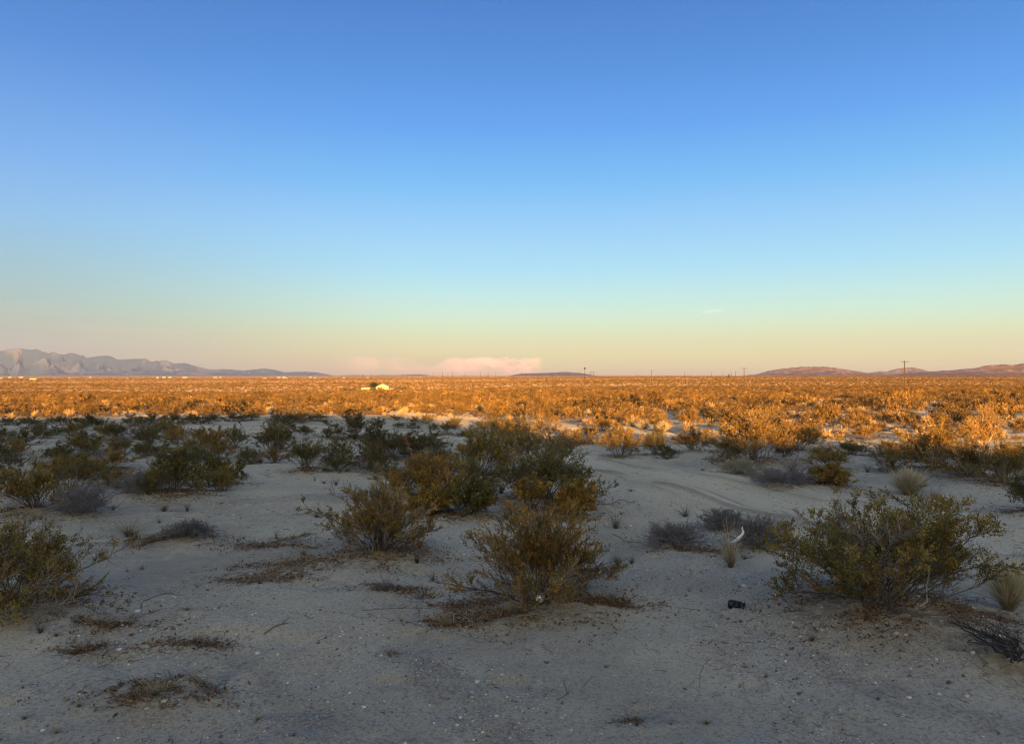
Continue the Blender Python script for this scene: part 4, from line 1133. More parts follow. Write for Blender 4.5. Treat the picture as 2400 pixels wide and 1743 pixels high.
def scatter_object(name, label, sets):
    """one mass of plants: points that carry a shape number, turn and scale"""
    co = np.concatenate([np.column_stack([PTS[i], zz[i] - 0.02]) for i, ms in sets])
    var, off, srcs = [], 0, []
    for i, ms in sets:
        var.append(rs.integers(0, len(ms), len(i)) + off); off += len(ms); srcs += ms
    var = np.concatenate(var)
    ii = np.concatenate([i for i, ms in sets])
    me = D.meshes.new(name); me.vertices.add(len(co)); me.vertices.foreach_set('co', co.astype(np.float32).ravel())
    a = me.attributes.new('shape', 'INT', 'POINT'); a.data.foreach_set('value', var.astype(np.int32))
    a = me.attributes.new('turn', 'FLOAT_VECTOR', 'POINT'); a.data.foreach_set('vector', np.column_stack([0 * rot[ii], 0 * rot[ii], rot[ii]]).astype(np.float32).ravel())
    a = me.attributes.new('size', 'FLOAT_VECTOR', 'POINT'); a.data.foreach_set('vector', np.column_stack([size[ii], size[ii], size[ii] * flat[ii]]).astype(np.float32).ravel())
    o = link(name, me)
    ng = D.node_groups.new('scatter', 'GeometryNodeTree')
    ng.interface.new_socket('Geometry', in_out='INPUT', socket_type='NodeSocketGeometry')
    ng.interface.new_socket('Geometry', in_out='OUTPUT', socket_type='NodeSocketGeometry')
    N, L = ng.nodes, ng.links
    gi, go = N.new('NodeGroupInput'), N.new('NodeGroupOutput')
    def attr(nm_, ty):
        n_ = N.new('GeometryNodeInputNamedAttribute'); n_.data_type = ty; n_.inputs['Name'].default_value = nm_
        return n_.outputs['Attribute']
    sh, tu, sz = attr('shape', 'INT'), attr('turn', 'FLOAT_VECTOR'), attr('size', 'FLOAT_VECTOR')
    e2r = N.new('FunctionNodeEulerToRotation'); L.new(tu, e2r.inputs[0])
    jn = N.new('GeometryNodeJoinGeometry')
    by_mesh = {}
    for ob in SC.objects:
        if ob.type == 'MESH' and ob.data not in by_mesh: by_mesh[ob.data] = ob
    for k, ms in enumerate(srcs):
        cp = N.new('FunctionNodeCompare'); cp.data_type = 'INT'; cp.operation = 'EQUAL'
        L.new(sh, cp.inputs[2]); cp.inputs[3].default_value = k
        oi = N.new('GeometryNodeObjectInfo'); oi.transform_space = 'ORIGINAL'; oi.inputs['Object'].default_value = by_mesh[ms]
        oi.inputs['As Instance'].default_value = True
        ip = N.new('GeometryNodeInstanceOnPoints')
        L.new(gi.outputs[0], ip.inputs['Points']); L.new(cp.outputs[0], ip.inputs['Selection']); L.new(oi.outputs['Geometry'], ip.inputs['Instance'])
        L.new(e2r.outputs[0], ip.inputs['Rotation']); L.new(sz, ip.inputs['Scale'])
        L.new(ip.outputs[0], jn.inputs[0])
    L.new(jn.outputs[0], go.inputs[0])
    md = o.modifiers.new('scatter', 'NODES'); md.node_group = ng
    tag(o, label, None, None, 'stuff')
scatter_object('desert_scrub', 'countless far creosote bushes and straw clumps covering the sunlit plain', [(rest[0], FAR_C), (rest[1], FAR_S)])

# ------------------------------------------------------------------ pebbles and litter on the near sand
def visible_spots(n, d0, d1, r, power=1.0):
    u = r.random(n)
    y = d0 * (d1 / d0) ** (u ** power)
    x = r.uniform(-0.74, 0.74, n) * y
    return x, y
def build_pebbles():
    r = np.random.default_rng(21)
    ico = np.array([[0, 0, 1], [1, 0, 0], [0, 1, 0], [-1, 0, 0], [0, -1, 0], [0, 0, -1]], float)
    # a cube-like stone of eight corners pulled about: six quads
    cub = np.array([[sx, sy, sz] for sz in (-1, 1) for sy in (-1, 1) for sx in (-1, 1)], float) / 1.5
    qd = np.array([[0, 2, 3, 1], [4, 5, 7, 6], [0, 1, 5, 4], [1, 3, 7, 5], [3, 2, 6, 7], [2, 0, 4, 6]])
    n = 120000
    x, y = visible_spots(n, 2.6, 12.0, r)
    dens = fbm(x / 0.8, y / 0.8, 3, 17)
    keep = r.random(n) < np.clip((0.35 + 1.0 * dens) * (0.55 + 0.6 * sstep(x / y, -0.3, 0.5)), 0.06, 1)
    x, y = x[keep], y[keep]; n = len(x)
    s = 0.0029 * r.lognormal(0, 0.55, n); s = np.clip(s, 0.002, 0.022)
    s *= np.interp(y, [3, 12], [0.9, 1.5])
    z = ground_z(x, y)
    sh = cub[None] * r.uniform(0.55, 1.25, (n, 8, 3)) * np.stack([r.uniform(0.7, 1.4, n), r.uniform(0.7, 1.4, n), r.uniform(0.45, 0.85, n)], 1)[:, None]
    a = r.uniform(0, 6.28, n); ca, sa = np.cos(a)[:, None], np.sin(a)[:, None]
    v = np.stack([sh[..., 0] * ca - sh[..., 1] * sa, sh[..., 0] * sa + sh[..., 1] * ca, sh[..., 2]], -1) * s[:, None, None]
    v += np.stack([x, y, z + s * 0.22], 1)[:, None]
    q = (qd[None] + np.arange(n)[:, None, None] * 8).reshape(-1, 4)
    tone = r.random(n)
    c = np.where(tone[:, None] < 0.15, np.array([[0.60, 0.57, 0.52]]), np.where(tone[:, None] < 0.80, np.array([[0.34, 0.30, 0.255]]), np.array([[0.13, 0.115, 0.105]])))
    c = c * r.uniform(0.75, 1.25, (n, 1))
    o = link('pebbles', mesh_from('pebbles', v.reshape(-1, 3), q, np.repeat(c, 8, 0), mats=[M_STONE], smooth=False))
    tag(o, 'small pale and dark pebbles strewn over the near sand', None, None, 'stuff')
build_pebbles()

def build_litter():
    r = np.random.default_rng(33)
    xs, ys, ln = [], [], []
    x, y = visible_spots(4200, 2.8, 22, r); keep = r.random(len(x)) < np.clip(0.35 + fbm(x / 1.1, y / 1.1, 2, 55), 0.05, 1)
    xs.append(x[keep]); ys.append(y[keep])
    x, y = visible_spots(5200, 8, 36, r); keep = r.random(len(x)) < np.clip(0.4 + 0.8 * fbm(x / 1.6, y / 1.1, 2, 57), 0.05, 1)
    xs.append(x[keep]); ys.append(y[keep])
    for c, p in zip(CAT, CAT_XYZ):
        if c[0] in 'NMG' and p[1] < 30:
            wd = (c[4] - c[3]) / F * p[1]; m = int(30 + 60 * wd)
            xs.append(p[0] + r.normal(size=m) * wd * 0.42); ys.append(p[1] + r.normal(size=m) * wd * 0.42)
    for mx, my, r_ in LITTER_SPOTS:
        p = hit(mx, my); m = int(420 * r_)
        xs.append(p[0] + r.normal(size=m) * r_ * 0.9); ys.append(p[1] + r.normal(size=m) * r_ * 0.32)
    x, y = np.concatenate(xs), np.concatenate(ys); n = len(x)
    L = r.lognormal(-3.1, 0.6, n) * np.interp(y, [3, 20], [0.9, 1.9]); a = r.uniform(0, math.pi, n)
    t = np.linspace(-0.5, 0.5, 4)[None, :]
    bend = r.normal(size=(n, 1)) * 0.25
    lx = L[:, None] * t; ly = L[:, None] * bend * (t * t * 4 - 0.5)
    PX = x[:, None] + lx * np.cos(a)[:, None] - ly * np.sin(a)[:, None]
    PY = y[:, None] + lx * np.sin(a)[:, None] + ly * np.cos(a)[:, None]
    PZ = ground_z(PX.ravel(), PY.ravel()).reshape(PX.shape) + 0.003 + r.random((n, 1)) * 0.008 + (t + 0.5) * L[:, None] * np.abs(r.normal(size=(n, 1))) * 0.15
    P = np.stack([PX, PY, PZ], -1)
    rr_ = 0.0011 * r.lognormal(0, 0.3, n) * np.interp(y, [3, 20], [1, 2.2])
    v, q = tubes(P, rr_[:, None] * np.array([[1, 1, 0.8, 0.5]]), 3)
    c = np.where(r.random((n, 1)) < 0.7, np.array([[0.085, 0.06, 0.045]]), np.array([[0.24, 0.18, 0.12]])) * r.uniform(0.6, 1.4, (n, 1))
    cols = [np.repeat(c, 12, 0)]
    parts = [(v, q)]
    # flakes of fallen leaves and bark
    fx, fy = [], []
    for mx, my, r_ in LITTER_SPOTS:
        p = hit(mx, my); m = int(2200 * r_)
        fx.append(p[0] + r.normal(size=m) * r_ * 0.8); fy.append(p[1] + r.normal(size=m) * r_ * 0.28)
    for c_, p in zip(CAT, CAT_XYZ):
        if c_[0] in 'NM' and p[1] < 16:
            wd = (c_[4] - c_[3]) / F * p[1]; m = int(2000 * wd)
            fx.append(p[0] + r.normal(size=m) * wd * 0.29); fy.append(p[1] + r.normal(size=m) * wd * 0.24)
    fx, fy = np.concatenate(fx), np.concatenate(fy)
    k = (fbm(fx / 0.22, fy / 0.14, 2, 66) > -0.15); fx, fy = fx[k], fy[k]; m = len(fx)
    fz_ = ground_z(fx, fy) + 0.004 + r.random(m) * 0.012
    ax = unit(np.stack([r.normal(size=m), r.normal(size=m), r.normal(size=m) * 0.45], 1)); sd = unit(np.cross(ax, unit(r.normal(size=(m, 3)) * np.array([0.5, 0.5, 1]))))
    l = 0.013 * r.uniform(0.5, 1.5, (m, 1)); A = np.stack([fx, fy, fz_], 1)
    parts.append((np.stack([A - ax * l, A + sd * l * 0.4, A + ax * l, A - sd * l * 0.4], 1).reshape(-1, 3), np.arange(m * 4).reshape(-1, 4)))
    fc = np.where(r.random((m, 1)) < 0.6, np.array([[0.15, 0.085, 0.045]]), np.array([[0.25, 0.17, 0.09]])) * r.uniform(0.5, 1.3, (m, 1))
    cols.append(np.repeat(fc, 4, 0))
    v, q = join(parts)
    tag(link('plant_litter', mesh_from('plant_litter', v, q, np.concatenate(cols), mats=[M_LITTER])), 'dead twigs, bark and fallen leaves lying on the sand', None, None, 'stuff')
build_litter()

# loose sticks one can tell apart
def stick(pxs, label, r0=0.004, col=(0.13, 0.11, 0.10), lift=None):
    P = np.array([hit(a, b) for a, b in pxs]); 
    t = np.linspace(0, 1, 22); k = np.linspace(0, 1, len(P))
    Q = np.stack([np.interp(t, k, P[:, d]) for d in range(3)], 1)
    Q[1:-1] = (Q[:-2] + 2 * Q[1:-1] + Q[2:]) / 4
    up = np.zeros(22) if lift is None else np.interp(t, np.linspace(0, 1, len(lift)), lift)
    Q[:, 2] = ground_z(Q[:, 0], Q[:, 1]) + r0 * 0.6 + up
    o0 = Q[0].copy()
    r = np.random.default_rng(len(label))
    B, _ = sprout(r, (Q - o0)[None], 4, 0.3, 0.9, 0.07, 0.7, 0.1, 4)
    v, q = join([tubes((Q - o0)[None], np.linspace(r0, r0 * 0.4, 22)[None], 5), tubes(B, np.linspace(r0 * 0.5, r0 * 0.2, 4)[None].repeat(len(B), 0), 3)])
    o = link('stick', mesh_from('stick', v, q, np.tile([col], (len(v), 1)), mats=[M_STEM]), None, o0)
    tag(o, label, 'stick')
stick([(330, 1432), (335, 1412), (360, 1400), (395, 1392), (435, 1398)], 'curved dark stick lying on the open sand, left of the dead leaf tuft')
stick([(1435, 1254), (1450, 1260), (1470, 1266), (1490, 1270), (1506, 1276)], 'straight dark stick pointing at the low fan of bare twigs', 0.005)
stick([(1395, 1190), (1435, 1186), (1466, 1180), (1490, 1186), (1500, 1190)], 'looped thin dark twig on the sand right of the central clump', 0.004, (0.08, 0.07, 0.06), (0, 0.0, 0.05, 0.01, 0.07, 0.0))
stick([(1305, 1642), (1330, 1622), (1324, 1600), (1322, 1590)], 'thin grey twig standing askew on the gravel at bottom centre', 0.0025, (0.12, 0.11, 0.10))
stick([(380, 1694), (392, 1682), (405, 1674)], 'short pale stick beside the dark mound, lower left', 0.004, (0.34, 0.30, 0.25))
stick([(620, 1482), (640, 1476), (660, 1466), (672, 1464)], 'short brown stick alone on the open sand, left of centre', 0.006, (0.17, 0.11, 0.07))
stick([(850, 1432), (880, 1430), (920, 1428), (960, 1424), (1010, 1430)], 'long thin dark twig lying left of the bush with the can', 0.004)

# ------------------------------------------------------------------ dropped things
M_BLACK = plain_mat('black_paint', (0.012, 0.012, 0.018), 0.45, 0.4, 0.0, 30, 0.3)
M_ALU = plain_mat('bare_aluminium', (0.62, 0.62, 0.66), 0.32, 0.5, 0.9, 20, 0.15)
M_PLASTIC = plain_mat('white_plastic', (0.80, 0.83, 0.86), 0.4, 0.4, 0.0, 12, 0.08)
def can_shape(crush):
    prof = [(0.0, 0.004), (0.018, 0.003), (0.022, 0.0), (0.026, 0.003), (0.033, 0.012)] + [(0.033, 0.02 + 0.075 * k / 10) for k in range(11)] + [(0.028, 0.108), (0.027, 0.112)]
    v, q = lathe(prof, 28)
    if crush:
        z = v[:, 2]; m = np.exp(-((z - 0.062) / 0.022) ** 2)
        a = np.arctan2(v[:, 1], v[:, 0])
        k = 1 - m * (0.42 + 0.25 * np.cos(2 * a + 0.6)) + 0.05 * np.sin(5 * a + z * 160) * m
        v = v * np.stack([k, k, np.ones_like(k)], 1)
        v[:, 0] += 0.012 * m
        t = np.clip((z - 0.06) / 0.05, 0, 1); v[:, 1] -= 0.014 * t * t
    return v, q
def lid_shape():
    return lathe([(0.0, 0.1085), (0.020, 0.1085), (0.0225, 0.1075), (0.024, 0.112), (0.0272, 0.1145), (0.0275, 0.112)], 28)
def build_can(px, py, label, mat, lidmat, crush, rot, lift, sc=1.0):
    p = hit(px, py)
    root = D.objects.new('drink_can', None); COL.objects.link(root)
    root.location = (p[0], p[1], gz(p[0], p[1]) + lift); root.rotation_euler = rot; root.scale = (sc,) * 3
    tag(root, label, 'can')
    link('body', mesh_from('can_body', *can_shape(crush), mats=[mat], smooth=True), root)
    link('lid', mesh_from('can_lid', *lid_shape(), mats=[lidmat], smooth=True), root)
    parts = []; bm_box(parts, (0.006, 0, 0.1105), (0.016, 0.009, 0.002)); bm_box(parts, (-0.006, 0, 0.1100), (0.010, 0.012, 0.001))
    link('pull_tab', mesh_from('can_tab', *join(parts), mats=[lidmat]), root)
build_can(1706, 1430, 'crushed black drink can lying on the gravel', M_BLACK, M_BLACK, True, (rad(90), 0, rad(64)), 0.030, 0.98)
build_can(1268, 1436, 'silver drink can lodged in the twigs of the rounded orange-brown bush', M_ALU, M_ALU, False, (rad(82), 0, rad(-8)), 0.052, 0.95)

def build_plastic():
    a, b = hit(1714, 1292), hit(1746, 1292)
    s = a[1] / F * 0.88
    # a torn strip of stiff plastic leaning up out of the twigs, curled at its tip
    pts = np.array([[-6, 0, 20], [6, -1, 22], [18, 0, 28], [28, 1, 37], [33, 2, 46], [31, 3, 52], [29, 2, 56], [30, 2, 62]], float) * s
    wid = np.array([1.0, 5, 11, 10, 5.5, 4.0, 4.5, 1]) * s * 0.5
    t = np.linspace(0, 1, 36); k = np.linspace(0, 1, len(pts))
    P = np.stack([np.interp(t, k, pts[:, d]) for d in range(3)], 1); W_ = np.interp(t, k, wid)
    for _ in range(3):
        P[1:-1] = (P[:-2] + 2 * P[1:-1] + P[2:]) / 4; W_[1:-1] = (W_[:-2] + 2 * W_[1:-1] + W_[2:]) / 4
    T = unit(np.gradient(P, axis=0)); sd = unit(np.cross(T, np.array([0.0, 1, 0.15]))); nn = np.cross(sd, T)
    u = np.linspace(-1, 1, 7)
    rows = []
    for side in (1, -1):
        rows.append(P[:, None] + sd[:, None] * (W_[:, None] * u)[..., None] + nn[:, None] * ((W_[:, None] * 0.45 * u * u) + side * 0.0012)[..., None])
    top, bot = rows[0], rows[1][:, ::-1]
    ring = np.concatenate([top, bot], 1); n, m = ring.shape[:2]
    v = ring.reshape(-1, 3); i = np.arange(n - 1)[:, None] * m; j = np.arange(m)[None]; j2 = (j + 1) % m
    q = np.stack([i + j, i + j2, i + m + j2, i + m + j], -1).reshape(-1, 4)
    o = link('plastic_scrap', mesh_from('plastic_scrap', v, q, mats=[M_PLASTIC], smooth=True), None, (a[0], a[1], gz(a[0], a[1])))
    tag(o, 'curved torn strip of white plastic caught between straw stems and bare shrubs', 'plastic scrap')
build_plastic()
def stone(px, py, wpx, label, mat, flatness=0.35, seed=1, name='stone', cat='stone'):
    p = hit(px, py); s = wpx / F * p[1] / 2
    v, q = lathe([(0.001, -1), (0.5, -0.86), (0.85, -0.5), (1.0, 0), (0.85, 0.5), (0.5, 0.86), (0.001, 1)], 12)
    r = np.random.default_rng(seed)
    k = 1 + 0.22 * vnoise(v[:, 0] * 1.7 + seed, v[:, 1] * 1.7 + v[:, 2], seed)
    v = v * k[:, None] * np.array([1, 0.75, flatness]) * s
    o = link(name, mesh_from(name, v, q, mats=[mat], smooth=True), None, (p[0], p[1], gz(p[0], p[1]) + s * flatness * 0.5), r.uniform(0, 0.6))
    tag(o, label, cat)
M_PALESTONE = plain_mat('pale_stone', (0.55, 0.52, 0.47), 0.9, 0.1, 0, 30, 0.3)
M_DARKSTONE = plain_mat('dark_stone', (0.11, 0.10, 0.10), 0.9, 0.1, 0, 30, 0.3)
stone(1670, 1104, 16, 'flat pale stone on the sandy track left of the pale grey-green shrub', M_PALESTONE, 0.22, 2)
stone(1086, 1141, 14, 'scrap of white rubbish glinting between the rusty and dark central bushes', M_PLASTIC, 0.3, 3, 'rubbish_scrap', 'rubbish')
stone(2263, 1638, 13, 'pale whitish stone on the gravel in the lower right corner', M_PALESTONE, 0.5, 4)
stone(2114, 1681, 13, 'small white stone near the bottom edge, right of centre', M_PALESTONE, 0.6, 5)
stone(2128, 1640, 14, 'flat pale stone above the small white one in the lower right', M_PALESTONE, 0.4, 6)
stone(2057, 1644, 11, 'round dark stone lower right, left of the flat pale stone', M_DARKSTONE, 0.8, 7)
stone(2278, 1570, 12, 'pale stone left of the fallen dark branches', M_PALESTONE, 0.7, 8)
stone(2222, 1608, 13, 'dark stone left of the fallen branches, below the pale one', M_DARKSTONE, 0.7, 9)
stone(797, 1496, 9, 'small white stone alone on the open sand below the two near bushes', M_PALESTONE, 0.6, 10)
stone(304, 1547, 9, 'small white stone above the dark mound, left', M_PALESTONE, 0.6, 11)
stone(2050, 1605, 10, 'little pale stone lower right, above the round dark stone', M_PALESTONE, 0.6, 12)
stone(1131, 1716, 10, 'pale rounded stone at the bottom edge, centre', M_PALESTONE, 0.6, 13)
stone(1338, 1714, 9, 'pale stone at the bottom edge right of centre', M_PALESTONE, 0.6, 14)
stone(1420, 1562, 14, 'dark flat stone half sunk in the gravel, bottom centre', M_DARKSTONE, 0.25, 15)

# ------------------------------------------------------------------ utility poles
M_WOOD = plain_mat('weathered_wood', (0.075, 0.06, 0.05), 0.85, 0.15, 0, 3, 0.3)
M_PORC = plain_mat('insulator', (0.22, 0.20, 0.19), 0.4, 0.5, 0, 10, 0.1)
def ground_at(px, dist):
    x = (px - CX) / F * dist
    return x, dist, gz(x, dist)
def build_pole(px, top, dist, label, arm=2.6, grp='utility poles across the plain', double=False, H=None, rz=0.1):
    x, y, z = ground_at(px, dist)
    ztop = EYE + (HZ - top) / F * dist
    h = ztop - z
    fat = 1.15 if dist < 800 else 2.1
    root = D.objects.new('utility_pole', None); COL.objects.link(root); root.location = (x, y, z); root.rotation_euler = (0, 0, rz)
    tag(root, label, 'utility pole', grp)
    v, q = lathe([(0.0, -0.3), (0.17 * fat, -0.3), (0.16 * fat, h * 0.3), (0.13 * fat, h * 0.8), (0.11 * fat, h), (0.0, h + 0.02)], 10)
    link('pole', mesh_from('pole', v, q, mats=[M_WOOD], smooth=True), root)
    arms = [(h - 0.35, arm)] + ([(h - 1.5, arm * 0.9)] if double else [])
    for za, al in arms:
        if al <= 0: continue
        parts = []; bm_box(parts, (0, -0.19, za), (al, 0.10, 0.14))
        for sx in (-1, 1):
            P = np.array([[[sx * al * 0.28, -0.19, za - 0.08], [sx * 0.12, -0.19, za - 0.75]]]); parts.append(tubes(P, np.full((1, 2), 0.025), 4))
        ca = link('crossarm', mesh_from('crossarm', *join(parts), mats=[M_WOOD]), root)
        for k in (-0.47, -0.27, 0.27, 0.47):
            vv, qq = lathe([(0, 0.0), (0.05, 0.0), (0.075, 0.06), (0.045, 0.10), (0.065, 0.15), (0.03, 0.2), (0, 0.2)], 8)
            link('insulator', mesh_from('insulator', vv, qq, mats=[M_PORC], smooth=True), ca, (k * al, -0.19, za + 0.07))
    return np.array([x, y, ztop])
build_pole(2120, 845, 257, 'tallest utility pole with a wide crossarm, before the hills at the right', 2.9)
build_pole(1744, 861.5, 396, 'second tallest utility pole, left of the long rose-brown hill', 3.1)
build_pole(1527, 867, 700, 'utility pole with crossarm in front of the tiny hillocks', 4.6)
build_pole(1384.5, 870.6, 1150, 'left pole of the close pair with double crossarms, right of the mast', 4.0, double=True)
build_pole(1390.5, 870.8, 1180, 'right pole of the close pair with double crossarms', 6.0, double=True)
FARP = [(956, 875, 1900, 0), (998.6, 874.5, 1800, 2.6), (1015, 873, 1600, 0), (1036.8, 872, 1500, 0), (1049.7, 876, 1900, 0), (1061, 873, 1500, 2.6), (1090, 873, 1500, 0), (1125.4, 872, 1400, 0), (1144, 872.5, 1400, 0),
        (1160.5, 874, 1600, 0), (1223, 872, 1400, 3.4), (1270, 875, 1600, 0), (1294, 872, 1400, 0), (1491, 872, 1900, 0), (1604, 872.5, 1700, 0), (1668, 872.5, 1500, 0), (1694, 873, 1500, 0), (1714, 872, 1700, 2.6), (1723.6, 870.5, 1300, 3.0)]
for px, top, dist, arm in FARP:
    build_pole(px, top, dist, 'one of the thin far utility poles lined along the horizon', arm, 'thin far poles along the horizon')
# the wires that leave the tallest pole towards the right
def build_wires():
    x, y, z = ground_at(2120, 257); zt = EYE + (HZ - 845) / F * 257 - 0.1
    x2, y2, z2 = ground_at(2620, 225); zt2 = z2 + (zt - z)
    for k, nm in ((-0.47, 'upper'), (0.47, 'lower')):
        t = np.linspace(0, 1, 24)
        a = np.array([x + k * 2.9, y - 0.2, zt + 0.05]); b = np.array([x2 + k * 2.9, y2 - 0.2, zt2 + 0.05])
        P = a + (b - a) * t[:, None]; P[:, 2] -= 4 * 0.7 * t * (1 - t)
        o = link('power_line', mesh_from('power_line', *tubes((P - a)[None], np.full((1, 24), 0.006), 4), mats=[M_PORC]), None, a)
        tag(o, 'thin power line running from the tallest pole to the right edge', 'power line', 'wires of the tallest pole')
build_wires()

# mast with a dark diamond-shaped head, and two short masts with round tops
M_DARK = plain_mat('dark_metal', (0.03, 0.03, 0.028), 0.6, 0.3, 0, 8, 0.2)
def build_mast(px, top, dist, head, label, round_=False):
    x, y, z = ground_at(px, dist); zt = EYE + (HZ - top) / F * dist; h = zt - z
    root = D.objects.new('mast', None); COL.objects.link(root); root.location = (x, y, z); tag(root, label, 'mast')
    v, q = lathe([(0, -0.3), (0.28, -0.3), (0.2, h * 0.5), (0.14, h - head * 0.5), (0, h - head * 0.5)], 8)
    link('pole', mesh_from('mast_pole', v, q, mats=[M_DARK]), root)
    hh = head / 2
    if round_:
        prof = [(0.001, -hh), (hh * 0.7, -hh * 0.6), (hh, 0), (hh * 0.8, hh * 0.55), (0.001, hh * 0.8)]
    else:
        prof = [(0.001, -hh), (hh * 0.55, -hh * 0.5), (hh, 0), (hh * 0.5, hh * 0.55), (0.001, hh)]
    v, q = lathe(prof, 12)
    link('head', mesh_from('mast_head', v, q, mats=[M_DARK]), root, (0, 0, h - hh))
build_mast(1370.6, 860.5, 900, 2.7, 'tall thin mast with a dark diamond-shaped head on the horizon')
build_mast(850, 877.5, 1400, 2.0, 'short dark mast with a round top, left one of two above the house', True)
build_mast(870.8, 878, 1400, 2.0, 'short dark mast with a round top, right one of two above the house', True)
def post(px, top, dist, label):
    x, y, z = ground_at(px, dist); h = EYE + (HZ - top) / F * dist - z
    v, q = lathe([(0, -0.2), (0.5, -0.2), (0.62, h * 0.4), (0.45, h * 0.8), (0.1, h), (0, h)], 9)
    v[:, :2] *= 1 + 0.15 * vnoise(v[:, 2:3] * 1.3, v[:, 0:1] * 2, 4)
    tag(link('dark_post', mesh_from('dark_post', v, q, mats=[M_DARK]), None, (x, y, z)), label, 'post', 'stubby dark posts on the horizon')
post(1707.3, 876, 1200, 'stubby dark post of a close pair left of the second tallest pole')
post(1710.2, 876.5, 1200, 'stubby dark post of a close pair left of the second tallest pole')

# ------------------------------------------------------------------ homestead on the plain
M_CREAM = plain_mat('cream_board', (0.50, 0.53, 0.30), 0.7, 0.2, 0, 1.5, 0.12)
M_CREAM2 = plain_mat('cream_roof', (0.52, 0.52, 0.36), 0.6, 0.2, 0, 1.5, 0.12)
M_WHITE = plain_mat('white_board', (0.40, 0.37, 0.32), 0.7, 0.2, 0, 1.5, 0.1)
M_TAN = plain_mat('tan_board', (0.55, 0.36, 0.17), 0.75, 0.2, 0, 1.5, 0.15)
M_RUST = plain_mat('rust_paint', (0.42, 0.13, 0.05), 0.8, 0.2, 0, 2, 0.3)
M_GLASS = plain_mat('dark_glass', (0.02, 0.025, 0.03), 0.15, 0.5, 0, 4, 0.1)
HD = 440.0
def world_at(px, py, d=HD):
    return np.array([(px - CX) / F * d, d, EYE + (HZ - py) / F * d])
def gable(root, w_, d_, he, hr, wall_m, roof_m):
    """walls with gable ends facing the camera, and a two-plane roof with an overhang"""
    x, y = w_ / 2, d_ / 2
    v = np.array([[-x, -y, -0.3], [x, -y, -0.3], [x, -y, he], [0, -y, hr], [-x, -y, he], [-x, y, -0.3], [x, y, -0.3], [x, y, he], [0, y, hr], [-x, y, he]])
    f = [(0, 1, 2, 4), (4, 2, 3, 3), (1, 6, 7, 2), (6, 5, 9, 7), (9, 8, 8, 7), (5, 0, 4, 9)]
    me = D.meshes.new('gable_walls'); me.from_pydata(v.tolist(), [], [[0, 1, 2, 3, 4], [1, 6, 7, 2], [6, 5, 9, 8, 7], [5, 0, 4, 9]]); me.materials.append(wall_m)
    wl = link('wall', me, root)
    parts = []; o = 0.35; t = 0.12
    for s in (-1, 1):
        sl = (hr - he) / x
        a = np.array([[0, -y - o, hr + 0.02], [s * (x + o), -y - o, he - sl * o + 0.02], [s * (x + o), y + o, he - sl * o + 0.02], [0, y + o, hr + 0.02]])
        b = a + np.array([0, 0, t])
        parts.append((np.concatenate([a, b]), np.array([[0, 1, 2, 3], [7, 6, 5, 4], [0, 4, 5, 1], [1, 5, 6, 2], [2, 6, 7, 3], [3, 7, 4, 0]])))
    link('roof', mesh_from('gable_roof', *join(parts), mats=[roof_m]), root)
    return wl
def panel(name, c, s, mat, parent):
    parts = []; bm_box(parts, c, s); return link(name, mesh_from(name, *join(parts), mats=[mat]), parent)
